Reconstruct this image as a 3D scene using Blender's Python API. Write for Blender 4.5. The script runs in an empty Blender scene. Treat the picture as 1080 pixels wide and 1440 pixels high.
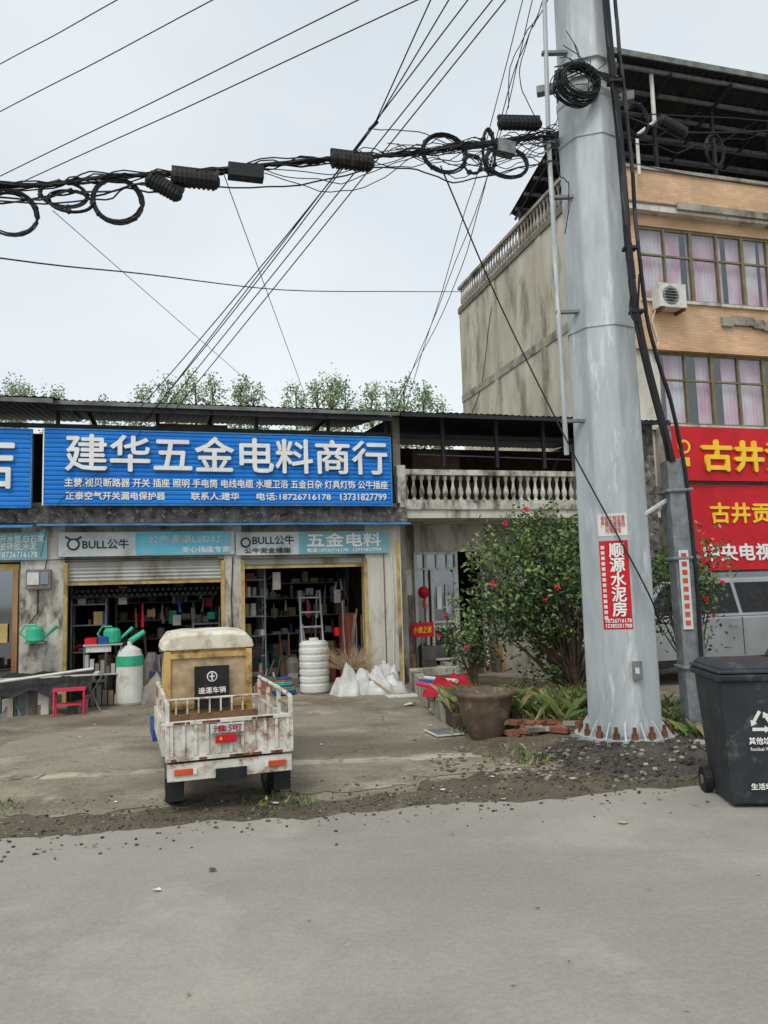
import bpy, math, random
from mathutils import Vector, Matrix, noise
random.seed(7)
R=math.radians
sc=bpy.context.scene
def lin(v):
    v/=255.0
    return v/12.92 if v<=.04045 else ((v+.055)/1.055)**2.4
def C(r,g,b,k=1.0): return (min(lin(r)*k,.9),min(lin(g)*k,.9),min(lin(b)*k,.9),1)
# ---------------- materials
def M(name,c1,c2=None,scale=3,rough=.85,metal=0,bump=.15,bs=40,streak=0,dirt=None,dthr=.55,dscale=1.5,emit=0,spec=.3,detail=4):
    m=bpy.data.materials.new(name); m.use_nodes=True
    nt=m.node_tree; N=nt.nodes; L=nt.links
    b=N['Principled BSDF']; b.inputs['Roughness'].default_value=rough; b.inputs['Metallic'].default_value=metal
    b.inputs['Specular IOR Level'].default_value=spec
    tc=N.new('ShaderNodeTexCoord')
    src=tc.outputs['Object']
    mp=N.new('ShaderNodeMapping'); L.new(src,mp.inputs['Vector'])
    if streak: mp.inputs['Scale'].default_value=(1,1,streak)
    n=N.new('ShaderNodeTexNoise'); n.inputs['Scale'].default_value=scale; n.inputs['Detail'].default_value=detail; n.inputs['Roughness'].default_value=.65
    L.new(mp.outputs[0],n.inputs['Vector'])
    if c2 is None: c2=tuple(x*.75 for x in c1[:3])+(1,)
    r=N.new('ShaderNodeValToRGB'); r.color_ramp.elements[0].position=.32; r.color_ramp.elements[1].position=.68
    r.color_ramp.elements[0].color=c2; r.color_ramp.elements[1].color=c1
    L.new(n.outputs['Fac'],r.inputs['Fac']); out=r.outputs['Color']
    if dirt:
        n2=N.new('ShaderNodeTexNoise'); n2.inputs['Scale'].default_value=dscale; n2.inputs['Detail'].default_value=6; n2.inputs['Roughness'].default_value=.7
        mp2=N.new('ShaderNodeMapping'); mp2.inputs['Location'].default_value=(3.3,7.1,1.7); L.new(mp.outputs[0],mp2.inputs['Vector']); L.new(mp2.outputs[0],n2.inputs['Vector'])
        r2=N.new('ShaderNodeValToRGB'); r2.color_ramp.elements[0].position=dthr-.05; r2.color_ramp.elements[1].position=dthr+.1
        r2.color_ramp.elements[0].color=(0,0,0,1); r2.color_ramp.elements[1].color=(1,1,1,1)
        L.new(n2.outputs['Fac'],r2.inputs['Fac'])
        mx=N.new('ShaderNodeMixRGB'); L.new(r2.outputs['Color'],mx.inputs['Fac']); L.new(out,mx.inputs['Color1']); mx.inputs['Color2'].default_value=dirt
        out=mx.outputs['Color']
    L.new(out,b.inputs['Base Color'])
    if bump:
        n3=N.new('ShaderNodeTexNoise'); n3.inputs['Scale'].default_value=bs; n3.inputs['Detail'].default_value=3; L.new(src,n3.inputs['Vector'])
        bp=N.new('ShaderNodeBump'); bp.inputs['Strength'].default_value=bump; bp.inputs['Distance'].default_value=.02
        L.new(n3.outputs['Fac'],bp.inputs['Height']); L.new(bp.outputs[0],b.inputs['Normal'])
    return m
def G(name,base,dark,light,speck=.35,crack=True,big=.5,bump=.4,crackscale=.35,damp=None,lo=.46):
    """worn ground surface: blotches, damp patches, speckle, cracks"""
    m=bpy.data.materials.new(name); m.use_nodes=True; nt=m.node_tree; N=nt.nodes; L=nt.links; b=N['Principled BSDF']
    b.inputs['Roughness'].default_value=.93; b.inputs['Specular IOR Level'].default_value=.2
    tc=N.new('ShaderNodeTexCoord'); P=tc.outputs['Object']
    def nz(s,d,r=.6,loc=(0,0,0),scl=(1,1,1)):
        mp=N.new('ShaderNodeMapping'); mp.inputs['Location'].default_value=loc; mp.inputs['Scale'].default_value=scl; L.new(P,mp.inputs[0])
        n=N.new('ShaderNodeTexNoise'); n.inputs['Scale'].default_value=s; n.inputs['Detail'].default_value=d; n.inputs['Roughness'].default_value=r; L.new(mp.outputs[0],n.inputs['Vector']); return n.outputs['Fac']
    def ramp(f,a,c): 
        r=N.new('ShaderNodeMapRange'); r.inputs[1].default_value=a; r.inputs[2].default_value=c; L.new(f,r.inputs[0]); return r.outputs[0]
    def mix(f,a,c,mode='MIX'):
        x=N.new('ShaderNodeMixRGB'); x.blend_type=mode
        if isinstance(f,float): x.inputs[0].default_value=f
        else: L.new(f,x.inputs[0])
        for i,v in((1,a),(2,c)):
            if isinstance(v,tuple): x.inputs[i].default_value=v
            else: L.new(v,x.inputs[i])
        return x.outputs[0]
    c=mix(ramp(nz(big,7,.7),lo,lo+.15),base,dark)
    c=mix(ramp(nz(big*2.3,6,.72,(9,4,0)),.54,.66),c,light)
    if damp:
        dm=ramp(nz(.33,7,.66,(2.6,8.4,0),(.5,1,1)),.5,.6); c=mix(dm,c,damp)
        rr=N.new('ShaderNodeMapRange'); rr.inputs[3].default_value=.93; rr.inputs[4].default_value=.6; L.new(dm,rr.inputs[0]); L.new(rr.outputs[0],b.inputs['Roughness'])
    fine=nz(38,3,.8)
    c=mix(float(speck),c,mix(ramp(fine,.38,.62),dark,light))
    h=fine
    if crack:
        w=N.new('ShaderNodeTexNoise'); w.inputs['Scale'].default_value=1.4; w.inputs['Detail'].default_value=4; L.new(P,w.inputs['Vector'])
        va=N.new('ShaderNodeVectorMath'); va.operation='MULTIPLY_ADD'; L.new(w.outputs['Color'],va.inputs[0]); va.inputs[1].default_value=(.9,.9,0); L.new(P,va.inputs[2])
        v=N.new('ShaderNodeTexVoronoi'); v.feature='DISTANCE_TO_EDGE'; v.inputs['Scale'].default_value=crackscale; L.new(va.outputs[0],v.inputs['Vector'])
        k=N.new('ShaderNodeMapRange'); k.inputs[1].default_value=0; k.inputs[2].default_value=.006; k.inputs[3].default_value=1; k.inputs[4].default_value=0; L.new(v.outputs['Distance'],k.inputs[0])
        mk=N.new('ShaderNodeMath'); mk.operation='MULTIPLY'; L.new(k.outputs[0],mk.inputs[0]); L.new(ramp(nz(.7,3,.5,(5,5,0)),.45,.6),mk.inputs[1])
        c=mix(mk.outputs[0],c,tuple(q*.4 for q in dark[:3])+(1,))
    L.new(c,b.inputs['Base Color'])
    bp=N.new('ShaderNodeBump'); bp.inputs['Strength'].default_value=bump; bp.inputs['Distance'].default_value=.015; L.new(h,bp.inputs['Height']); L.new(bp.outputs[0],b.inputs['Normal'])
    return m
def glass(name,col,fac=.3):
    m=bpy.data.materials.new(name); m.use_nodes=True; nt=m.node_tree; N=nt.nodes; L=nt.links
    N.remove(N['Principled BSDF']); o=[x for x in N if x.type=='OUTPUT_MATERIAL'][0]
    t=N.new('ShaderNodeBsdfTransparent'); t.inputs[0].default_value=col
    g=N.new('ShaderNodeBsdfGlossy'); g.inputs['Roughness'].default_value=.05; g.inputs[0].default_value=(.8,.85,.9,1)
    x=N.new('ShaderNodeMixShader'); x.inputs[0].default_value=fac; L.new(t.outputs[0],x.inputs[1]); L.new(g.outputs[0],x.inputs[2]); L.new(x.outputs[0],o.inputs[0])
    return m
def brick(name,c1,c2,mortar,w,h,axis='xz',scale=1):
    m=M(name,c1,c2,bump=0); nt=m.node_tree; N=nt.nodes; L=nt.links; b=N['Principled BSDF']
    tc=N.new('ShaderNodeTexCoord'); sp=N.new('ShaderNodeSeparateXYZ'); cb=N.new('ShaderNodeCombineXYZ'); L.new(tc.outputs['Object'],sp.inputs[0])
    L.new(sp.outputs[0 if axis[0]=='x' else 1],cb.inputs[0]); L.new(sp.outputs[2],cb.inputs[1])
    t=N.new('ShaderNodeTexBrick'); t.inputs['Scale'].default_value=1; t.inputs['Brick Width'].default_value=w; t.inputs['Row Height'].default_value=h; t.inputs['Mortar Size'].default_value=.006
    t.inputs['Color1'].default_value=c1; t.inputs['Color2'].default_value=c2; t.inputs['Mortar'].default_value=mortar
    L.new(cb.outputs[0],t.inputs['Vector'])
    n=N.new('ShaderNodeTexNoise'); n.inputs['Scale'].default_value=1.2; n.inputs['Detail'].default_value=5; L.new(tc.outputs['Object'],n.inputs['Vector'])
    r=N.new('ShaderNodeMapRange'); r.inputs[1].default_value=.3; r.inputs[2].default_value=.7; r.inputs[3].default_value=.72; r.inputs[4].default_value=1.05; L.new(n.outputs['Fac'],r.inputs[0])
    mx=N.new('ShaderNodeMixRGB'); mx.blend_type='MULTIPLY'; mx.inputs[0].default_value=1; L.new(t.outputs['Color'],mx.inputs[1]); L.new(r.outputs[0],mx.inputs[2])
    L.new(mx.outputs[0],b.inputs['Base Color'])
    return m
# ---------------- mesh builder
class MB:
    def __init__(s): s.v=[];s.f=[];s.m=[];s.ml=[];s.T=Matrix.Identity(4)
    def mi(s,m):
        if m not in s.ml: s.ml.append(m)
        return s.ml.index(m)
    def add(s,vs,fs,m):
        o=len(s.v); k=s.mi(m)
        s.v+= [tuple(s.T@Vector(p)) for p in vs]
        for f in fs: s.f.append(tuple(o+i for i in f)); s.m.append(k)
    def box(s,x0,x1,y0,y1,z0,z1,m):
        vs=[(x0,y0,z0),(x1,y0,z0),(x1,y1,z0),(x0,y1,z0),(x0,y0,z1),(x1,y0,z1),(x1,y1,z1),(x0,y1,z1)]
        s.add(vs,[(0,3,2,1),(4,5,6,7),(0,1,5,4),(1,2,6,5),(2,3,7,6),(3,0,4,7)],m)
    def rbox(s,c,size,rot,m):
        T=s.T; s.T=T@Matrix.Translation(c)@rot.to_4x4() ; a,b,d=[q/2 for q in size]
        s.box(-a,a,-b,b,-d,d,m); s.T=T
    def poly(s,pts,m): s.add(pts,[tuple(range(len(pts)))],m)
    def prism(s,pts,axis,a,b,m):
        def P(p,t):
            return (p[0],t,p[1]) if axis=='y' else ((t,p[0],p[1]) if axis=='x' else (p[0],p[1],t))
        n=len(pts); vs=[P(p,a) for p in pts]+[P(p,b) for p in pts]
        s.add(vs,[tuple(range(n-1,-1,-1)),tuple(range(n,2*n))]+[(i,(i+1)%n,n+(i+1)%n,n+i) for i in range(n)],m)
    def tube(s,p0,p1,r0,r1,n,m,cap=True):
        p0=Vector(p0);p1=Vector(p1); d=(p1-p0)
        if d.length<1e-6: return
        q=d.to_track_quat('Z','Y').to_matrix()
        vs=[];
        for p,r in((p0,r0),(p1,r1)):
            for i in range(n):
                a=2*math.pi*i/n; vs.append(tuple(p+q@Vector((r*math.cos(a),r*math.sin(a),0))))
        fs=[(i,(i+1)%n,n+(i+1)%n,n+i) for i in range(n)]
        if cap: fs+=[tuple(range(n-1,-1,-1)),tuple(range(n,2*n))]
        s.add(vs,fs,m)
    def path(s,pts,r,n,m):
        for a,b in zip(pts[:-1],pts[1:]): s.tube(a,b,r,r,n,m,True)
    def lathe(s,c,prof,n,m,a0=0,rot=None):
        vs=[];
        for r,z in prof:
            for i in range(n):
                a=a0+2*math.pi*i/n; p=Vector((r*math.cos(a),r*math.sin(a),z))
                if rot: p=rot@p
                vs.append((c[0]+p[0],c[1]+p[1],c[2]+p[2]))
        fs=[]
        for j in range(len(prof)-1):
            for i in range(n): fs.append((j*n+i,j*n+(i+1)%n,(j+1)*n+(i+1)%n,(j+1)*n+i))
        fs.append(tuple(range(n-1,-1,-1))); k=(len(prof)-1)*n; fs.append(tuple(range(k,k+n)))
        s.add(vs,fs,m)
    def obj(s,name,parent=None,bevel=0,smooth=False):
        me=bpy.data.meshes.new(name); me.from_pydata(s.v,[],s.f)
        for m in s.ml: me.materials.append(m)
        me.polygons.foreach_set('material_index',s.m)
        if smooth: me.polygons.foreach_set('use_smooth',[True]*len(s.f))
        me.update(); o=bpy.data.objects.new(name,me); sc.collection.objects.link(o)
        if parent: o.parent=parent
        if bevel:
            b=o.modifiers.new('bevel','BEVEL'); b.width=bevel; b.segments=2; b.limit_method='ANGLE'
        return o
def empty(name,loc=(0,0,0),rz=0):
    e=bpy.data.objects.new(name,None); sc.collection.objects.link(e); e.location=loc; e.rotation_euler=(0,0,rz); return e
def text(s,cx,y,cz,w,h,mat,parent,name='lettering',ext=.004,bold=0.0,rot=(math.pi/2,0,0)):
    offs=[(0,0)] if not bold else [(-bold,0),(bold,0),(0,bold),(0,-bold)]
    for k,(ox,oz) in enumerate(offs):
        cu=bpy.data.curves.new(name,'FONT'); cu.body=s; cu.size=1; cu.extrude=0.0; cu.resolution_u=2
        cu.align_x='CENTER'; cu.align_y='CENTER'; cu.space_line=.95
        o=bpy.data.objects.new(name,cu); sc.collection.objects.link(o); bpy.context.view_layer.update()
        bb=[Vector(b) for b in o.bound_box]; x0=min(b.x for b in bb);x1=max(b.x for b in bb);y0=min(b.y for b in bb);y1=max(b.y for b in bb)
        sx=w/max(x1-x0,.01); sy=h/max(y1-y0,.01)
        cu.extrude=ext
        o.scale=(sx,sy,1); o.rotation_euler=rot
        mx=(x0+x1)/2*sx; my=(y0+y1)/2*sy
        loc=Vector((cx+ox,y-.0007*k,cz+oz))- (Matrix.Rotation(rot[2],3,'Z')@Matrix.Rotation(rot[0],3,'X'))@Vector((mx,my,0))
        o.location=loc; o.parent=parent; cu.materials.append(mat)
# ---------------- camera
cam=bpy.data.cameras.new('camera'); co=bpy.data.objects.new('camera',cam); sc.collection.objects.link(co); sc.camera=co
cam.sensor_fit='VERTICAL'; cam.sensor_height=36; cam.lens=27.25; cam.clip_end=2000
co.matrix_world=Matrix.Translation((0,0,1.65))@Matrix.Rotation(R(96),4,'X')@Matrix.Rotation(R(-1.7),4,'Z')
sc.view_settings.view_transform='Standard'; sc.view_settings.look='None'
# ---------------- world
w=bpy.data.worlds.new("World"); sc.world=w; w.use_nodes=True; nt=w.node_tree; N=nt.nodes; L=nt.links
bg=N['Background']; sky=N.new('ShaderNodeTexSky'); sky.sky_type='NISHITA'; sky.sun_disc=False; sky.sun_elevation=R(52); sky.sun_rotation=R(200); sky.dust_density=4
hs=N.new('ShaderNodeHueSaturation'); hs.inputs['Saturation'].default_value=.35; L.new(sky.outputs[0],hs.inputs['Color']); L.new(hs.outputs[0],bg.inputs[0]); bg.inputs[1].default_value=.05
bg2=N.new('ShaderNodeBackground'); tc=N.new('ShaderNodeTexCoord'); nz=N.new('ShaderNodeTexNoise'); nz.inputs['Scale'].default_value=1.6; nz.inputs['Detail'].default_value=4
mpw=N.new('ShaderNodeMapping'); mpw.inputs['Scale'].default_value=(1,1,2.2); L.new(tc.outputs['Generated'],mpw.inputs[0])
L.new(mpw.outputs[0],nz.inputs['Vector']); rp=N.new('ShaderNodeValToRGB'); rp.color_ramp.elements[0].color=(.55,.62,.665,1); rp.color_ramp.elements[1].color=(.72,.765,.79,1)
rp.color_ramp.elements[0].position=.3; rp.color_ramp.elements[1].position=.7
L.new(nz.outputs['Fac'],rp.inputs[0]); L.new(rp.outputs[0],bg2.inputs[0]); bg2.inputs[1].default_value=1
ad=N.new('ShaderNodeAddShader'); L.new(bg.outputs[0],ad.inputs[0]); L.new(bg2.outputs[0],ad.inputs[1]); L.new(ad.outputs[0],N['World Output'].inputs[0])
sl=bpy.data.lights.new('sun','SUN'); sl.energy=1.3; sl.angle=R(20); sl.color=(1,.96,.9); so=bpy.data.objects.new('sun',sl); sc.collection.objects.link(so)
so.rotation_euler=(R(38),0,R(-20))
# ---------------- materials list
m_ground=G('ground_mat',C(136,127,112),C(90,80,67),C(166,158,142),.35,True,.6,.6)
m_yard=G('yard_concrete',C(148,140,124),C(104,95,80),C(178,170,152),.3,True,.55,.5,.55,damp=C(92,84,71),lo=.47)
m_road=G('road_mat',C(152,148,139),C(134,130,121),C(164,160,150),.3,False,.3,.4,.16,damp=C(138,134,126))
m_verge=G('verge_dirt',C(98,88,74),C(62,55,46),C(132,122,106),.5,False,1.6,1.0)
m_strip=M('strip_concrete',C(184,176,158),C(150,142,124),3,.9,dirt=C(104,94,78),dthr=.55,dscale=2.5)
m_dark=G('tar_dirt',C(74,70,65),C(46,43,40),C(112,106,97),.5,False,2.2,1.0)
m_soil=M('soil',C(96,80,60),C(60,49,38),6,.98,bump=.8,bs=30)
m_white=M('white_paint',C(212,208,198),C(180,175,163),2,.8,streak=.3,dirt=C(118,110,96),dthr=.56,dscale=2)
m_peel=M('peeling_white',C(208,205,195),C(168,163,150),3,.85,streak=.5,dirt=C(96,88,77),dthr=.52,dscale=3)
m_grime=M('grimy_wall',C(182,178,166),C(138,132,120),2.2,.9,streak=.35,dirt=C(88,81,71),dthr=.54,dscale=2.2)
m_conc=M('concrete',C(168,163,152),C(128,123,112),2,.9,dirt=C(86,81,73),dthr=.55)
m_ledge=M('ledge_stone',C(120,116,108),C(46,44,42),7,.9,bump=.6,bs=15,dirt=C(190,186,178),dthr=.6,dscale=9)
m_blue=M('blue_sign',C(28,124,208,1.1),C(20,106,190,1.1),1.2,.5,bump=.05,dirt=C(66,138,202),dthr=.63)
m_bluetrim=M('blue_trim',C(76,146,196),C(44,106,160),4,.5,dirt=C(120,130,134),dthr=.6)
m_letter=M('white_letter',C(238,238,235,1.0),C(218,218,214),2,.5,bump=0)
m_silver=M('silver_banner',C(200,208,208),C(174,184,186),2,.5,bump=.05,dirt=C(146,148,144),dthr=.58)
m_cyan=M('cyan_banner',C(110,192,216),C(86,170,198),2,.5,bump=.05,dirt=C(140,176,184),dthr=.6)
m_teal=M('teal_banner',C(128,182,192),C(102,156,168),2,.5,bump=.05,dirt=C(140,160,160),dthr=.6)
m_blk=M('black_text',C(40,44,50),None,2,.5,bump=0)
m_shut=M('shutter_metal',C(194,196,192),C(166,167,162),2,.5,.2,streak=.4,dirt=C(136,126,108),dthr=.57)
m_yel=M('yellow_frame',C(200,178,112),C(160,136,78),5,.6,dirt=C(110,94,68),dthr=.56)
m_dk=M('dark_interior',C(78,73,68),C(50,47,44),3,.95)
m_black=M('black_rubber',C(34,35,36),C(22,23,25),8,.6,bump=.1,spec=.35,dirt=C(70,66,60),dthr=.62,dscale=8)
m_cable=M('cable_black',C(34,35,38),C(24,25,27),3,.5,bump=0,spec=.3)
m_roofd=M('dark_roof_metal',C(58,60,62),C(36,37,38),3,.6,.3)
m_roofg=M('roof_sheet_edge',C(134,140,134),C(92,96,90),3,.6,.2,dirt=C(80,76,70),dthr=.58)
m_brown=M('brown_wall',C(92,70,54),C(56,44,36),3,.9)
m_galv=M('galvanised',C(188,194,195),C(158,165,168),5,.6,.15,bump=.12,bs=60,streak=.2,dirt=C(212,216,216),dthr=.6,dscale=7)
m_galvd=M('galvanised_dark',C(136,141,143),C(100,104,106),8,.6,.3,dirt=C(116,98,80),dthr=.6)
m_rust=M('rust',C(132,82,54),C(84,54,40),12,.9)
m_red=M('red_sign',C(202,30,42),C(180,22,34),2,.5,bump=.03)
m_gold=M('gold_letter',C(250,205,50,1.1),C(240,180,40),3,.4,bump=0)
m_brickw=brick('tan_brick',C(222,184,146),C(208,168,130),C(184,164,142),.24,.07,'xz')
m_side=M('stained_render',C(198,193,176),C(166,160,142),1.3,.95,bump=.3,bs=12,streak=.3,dirt=C(128,122,108),dthr=.54,dscale=1.3)
m_stain=M('dark_stain',C(126,120,108),C(96,91,82),2,.95,streak=.2)
m_winf=M('bronze_frame',C(132,124,96),C(104,96,70),4,.5)
m_glass=glass('window_glass',(.88,.9,.9,1),.1)
m_glassd=glass('dark_glass',(.2,.22,.23,1),.3)
m_curt=M('curtain',C(244,240,240),C(236,168,196),2.2,.9,bump=0,streak=.5,detail=1)
m_ac=M('ac_white',C(220,220,213),C(194,193,185),3,.6,bump=.02,dirt=C(160,156,146),dthr=.6,dscale=4)
m_tan=M('cab_tan',C(212,182,116),C(178,146,88),2.5,.65,dirt=C(126,98,66),dthr=.53,dscale=5)
m_cabw=M('cab_white',C(226,221,206),C(196,188,166),3,.6,dirt=C(158,144,118),dthr=.55,dscale=3)
m_tw=M('truck_white',C(216,215,206),C(182,178,165),5,.65,dirt=C(134,94,62),dthr=.55,dscale=7)
m_trk=M('truck_bed_rust',C(150,120,90),C(104,78,58),5,.9)
m_orange=M('orange_lamp',C(200,84,44),C(166,58,34),4,.4,bump=0)
m_bluep=M('blue_plastic',C(40,90,160),C(30,70,130),4,.5)
m_bin=M('bin_plastic',C(54,58,62),C(42,45,49),4,.55,bump=.1,bs=80,dirt=C(96,96,92),dthr=.6,dscale=6)
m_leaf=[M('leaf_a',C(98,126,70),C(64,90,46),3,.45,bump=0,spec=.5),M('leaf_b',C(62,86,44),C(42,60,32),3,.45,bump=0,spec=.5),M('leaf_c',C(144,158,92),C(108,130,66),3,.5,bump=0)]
m_dleaf=[M('hazed_tree_leaf_a',C(168,186,150),C(142,164,124),1,.8,bump=0),M('hazed_tree_leaf_b',C(128,150,112),C(104,128,92),1,.8,bump=0)]  # distance haze is painted into these pale leaf greens
m_grass=M('grass_mat',C(116,130,70),C(82,98,52),5,.85,bump=0)
m_bark=M('bark',C(104,88,72),C(66,54,44),10,.95,bump=.6)
m_flower=M('flower_red',C(225,60,90),C(200,36,66),5,.6,bump=0)
m_pot=M('pot_ceramic',C(112,95,80),C(78,66,55),4,.65,dirt=C(150,139,120),dthr=.58,dscale=3)
m_rbrick=M('red_brick',C(154,96,74),C(112,68,54),9,.95,bump=.5,dirt=C(112,101,86),dthr=.55,dscale=6)
m_bag=M('white_bag',C(218,218,214),C(176,176,171),5,.6,bump=.8,bs=9,dirt=C(150,144,132),dthr=.6)
m_straw=M('straw',C(194,172,140),C(150,128,98),8,.9)
m_redc=M('red_cloth',C(196,30,50),C(136,20,36),4,.8,bump=.5,bs=8)
m_green=M('green_plastic',C(70,190,150),C(40,150,116),3,.4)
m_wood=M('wood',C(170,132,92),C(126,94,60),4,.7,streak=.3)
m_car=M('car_silver',C(166,168,170),C(146,148,150),2,.35,.6,bump=0)
m_pink=M('pink_plastic',C(215,70,96),C(190,56,80),3,.5)
m_cans=M('stock_mixed',C(150,148,140),C(90,88,84),14,.7)
cols=[M('goods_%d'%i,C(*c),None,5,.7,bump=.1) for i,c in enumerate([(165,90,74),(80,104,140),(196,194,186),(96,110,92),(160,136,100),(130,122,114),(100,124,132),(214,210,200),(96,92,88),(120,114,108),(150,144,134),(176,170,160)])]
# ---------------- ground & road
def sheet(name,pts,z,mat,parent=None):
    b=MB(); b.poly([(x,y,z) for x,y in pts],mat); return b.obj(name,parent)
sheet('ground',[(-400,-400),(400,-400),(400,500),(-400,500)],0,m_ground)
def redge(x): return 6.13+.182*x
def nn1(x,s=1,o=0): return noise.noise(Vector((x*s,o,.3)))
ed=[]
x=-60
while x<60:
    ed.append((x,redge(x)+.12*nn1(x,1.1)+.09*nn1(x,4,3)+.04*nn1(x,13,5))); x+=.05 if -6<x<7 else 1.5
sheet('road',ed+[(60,-60),(-60,-60)],.006,m_road)
vp=[(x,redge(x)+.62+.3*nn1(x,.9,9)+.2*nn1(x,4,11)+.08*nn1(x,14,2)+(.35 if x>.2 else 0)) for x,y in ed if -20<x<20]
sheet('road_verge',[(x,y-.3) for x,y in ed if -20<x<20]+vp[::-1],.003,m_verge)
P0=(-.09,14.13,0); A=R(15.5)
fr=lambda name: empty(name,P0,A)
def F(s,d,z=0): return (P0[0]+s*math.cos(A)-d*math.sin(A),P0[1]+s*math.sin(A)+d*math.cos(A),z)
pts=[F(-16,-.1)[:2],F(.6,-.1)[:2],(1.0,9.3),(1.3,8.3)]
x=1.3
low=[]
while x>-16:
    low.append((x,redge(x)+.72+.3*nn1(x,1.2,20)+.16*nn1(x,4,7)+.07*nn1(x,12,4)+(.3 if x>.2 else 0))); x-=.05
sheet('yard_pavement',pts+low,.005,m_yard)
b=MB()
for i in range(7):
    x0=-9+i*1.42; x1=x0+1.38
    if x1>1: break
    f=lambda x:7.86+.10*x
    up_=[(x1-(x1-x0)*k/8,f(x1-(x1-x0)*k/8)+.19+.035*random.uniform(-1,1)) for k in range(9)]
    dn_=[(x0+(x1-x0)*k/8,f(x0+(x1-x0)*k/8)-.02+.035*random.uniform(-1,1)) for k in range(9)]
    b.prism(dn_+up_,'z',.0,.012+random.uniform(0,.003),m_strip)
b.obj('kerb_strip')
# ================= SHOP building
shop=fr('hardware_shop_building')
b=MB()
for x0,x1,m in [(-6.02,-5.36,m_peel),(-2.8,-2.5,m_peel),(-.28,.36,m_white)]:
    b.box(x0,x1,0,.35,0,2.93,m)
b.box(.36,.38,-.02,.3,0,2.9,m_white)
b.box(-.2,-.02,-.012,0,0,2.3,m_white); b.box(.3,.36,-.02,0,.0,2.6,m_yel); b.box(.05,.07,-.01,0,0,2.4,m_stain)
for x0,x1 in ((-6.02,-5.36),(-2.8,-2.5),(-.28,.3)):
    b.box(x0,x1,-.008,0,0,.16+random.uniform(0,.1),m_verge)
b.box(-12,.36,.02,.3,2.33,3.3,m_conc)
b.box(-12,.5,-.1,.02,2.95,3.22,m_ledge)
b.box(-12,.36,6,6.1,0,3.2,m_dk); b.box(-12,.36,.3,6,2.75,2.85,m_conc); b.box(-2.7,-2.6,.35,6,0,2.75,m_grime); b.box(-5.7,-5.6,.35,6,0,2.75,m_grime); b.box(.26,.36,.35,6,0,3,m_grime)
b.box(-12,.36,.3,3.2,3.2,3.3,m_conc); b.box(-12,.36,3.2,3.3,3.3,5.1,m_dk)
b.obj('walls',shop)
b=MB()
for x0,x1,zt,zb in [(-5.34,-2.82,2.34,1.98),(-2.48,-.29,2.34,2.2)]:
    z=zb
    while z<zt:
        b.prism([(.10,z),(.075,z+.03),(.10,z+.06)],'x',x0,x1,m_shut); z+=.06
    b.box(x0,x1,.06,.12,zb-.05,zb-.005,m_yel)
    b.box(x0-.03,x0+.03,-.02,.1,0,2.3,m_yel); b.box(x1-.03,x1+.03,-.02,.1,0,2.3,m_yel)
b.box(-12,-6.05,.05,.1,2.2,2.3,m_yel)
b.obj('roller_shutters',shop)
b=MB()
b.box(-12,-6.04,.1,.16,0,2.2,m_glassd)
for x in (-6.1,-6.5,-7.2,-8): b.box(x-.04,x+.04,.04,.2,0,2.2,m_wood)
b.box(-6.46,-6.2,.03,.035,1.05,1.35,m_yel)
b.obj('side_shop_door',shop)
b=MB()
def corr(x0,x1,n,ya,za,yb,zb,m,amp=.01):
    vs=[];fs=[]
    for i in range(n+1):
        x=x0+(x1-x0)*i/n; dz=amp*(1 if i%2 else -1)+.015*nn1(x,1.5)
        vs+=[(x,ya,za+dz),(x,yb,zb+dz)]
    for i in range(n): fs.append((2*i,2*i+2,2*i+3,2*i+1))
    b.add(vs,fs,m)
corr(-5.6,.35,110,-.35,4.95,3.6,5.5,m_roofd); corr(-12,-5.45,100,-.55,4.93,3.6,5.45,m_roofg)
b.box(-5.6,.35,-.345,-.325,4.87,4.935,m_roofg); b.box(-12,-5.5,-.545,-.52,4.84,4.91,m_roofg)
b.box(-5.6,.35,-.3,-.26,4.78,4.86,m_roofd)
b.box(-12,.3,.0,.05,4.55,4.62,m_roofd)
for x in (-9,-7,-5.5,-3.9,-2.2,-.9,.2): b.box(x-.03,x+.03,.05,.11,3.3,5.0,m_roofd)
for x in (-5,-3,-1): b.box(x-.03,x+.03,-.3,3.2,4.8,4.88,m_roofd)
b.box(-3.9,-2.7,.2,.26,4.66,4.72,m_rust)
b.obj('roof',shop)
b=MB()
for i in range(25):
    xa=-5.75+i*.25; xb=xa+.248; dz=.012*nn1(xa,2); b.prism([(-.34,2.88+dz),(-.34,2.905+dz),(.0,2.955),(.0,2.94)],'x',xa,xb,m_bluetrim)
b.prism([(-.34,2.86),(-.34,2.89),(.0,2.94),(.0,2.92)],'x',-12,-5.8,m_bluetrim)
b.obj('awning',shop)
def bluesign(name,x0,x1,z0,z1):
    e=fr(name); b=MB(); k=16; h=(z1-z0)/k
    for i in range(k):
        z=z0+i*h
        b.prism([(-.243,z+.004),(-.252,z+h*.3),(-.252,z+h*.8),(-.243,z+h-.001),(-.2,z+h-.001),(-.2,z+.004)],'x',x0,x1,m_blue)
    b.box(x0-.02,x0,-.26,-.18,z0-.02,z1+.02,m_letter); b.box(x1,x1+.02,-.26,-.18,z0-.02,z1+.02,m_bluetrim)
    b.box(x0,x1,-.262,-.18,z1,z1+.02,m_bluetrim); b.box(x0,x1,-.262,-.18,z0-.02,z0,m_bluetrim)
    b.box(x0,x1,-.195,.02,z0+.1,z1-.1,m_conc)
    b.obj('panel',e); return e
bs=bluesign('shop_name_sign',-5.66,.17,3.24,4.47)
text('建华五金电料商行',-2.62,-.285,4.09,5.42,.60,m_letter,bs,'large_letters',.022,.011)
text('主营:视贝断路器 开关 插座 照明 手电筒 电线电缆 水暖卫浴 五金日杂 灯具灯饰 公牛插座',-2.62,-.26,3.60,5.45,.145,m_letter,bs,'small_letters',.003,.003)
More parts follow.
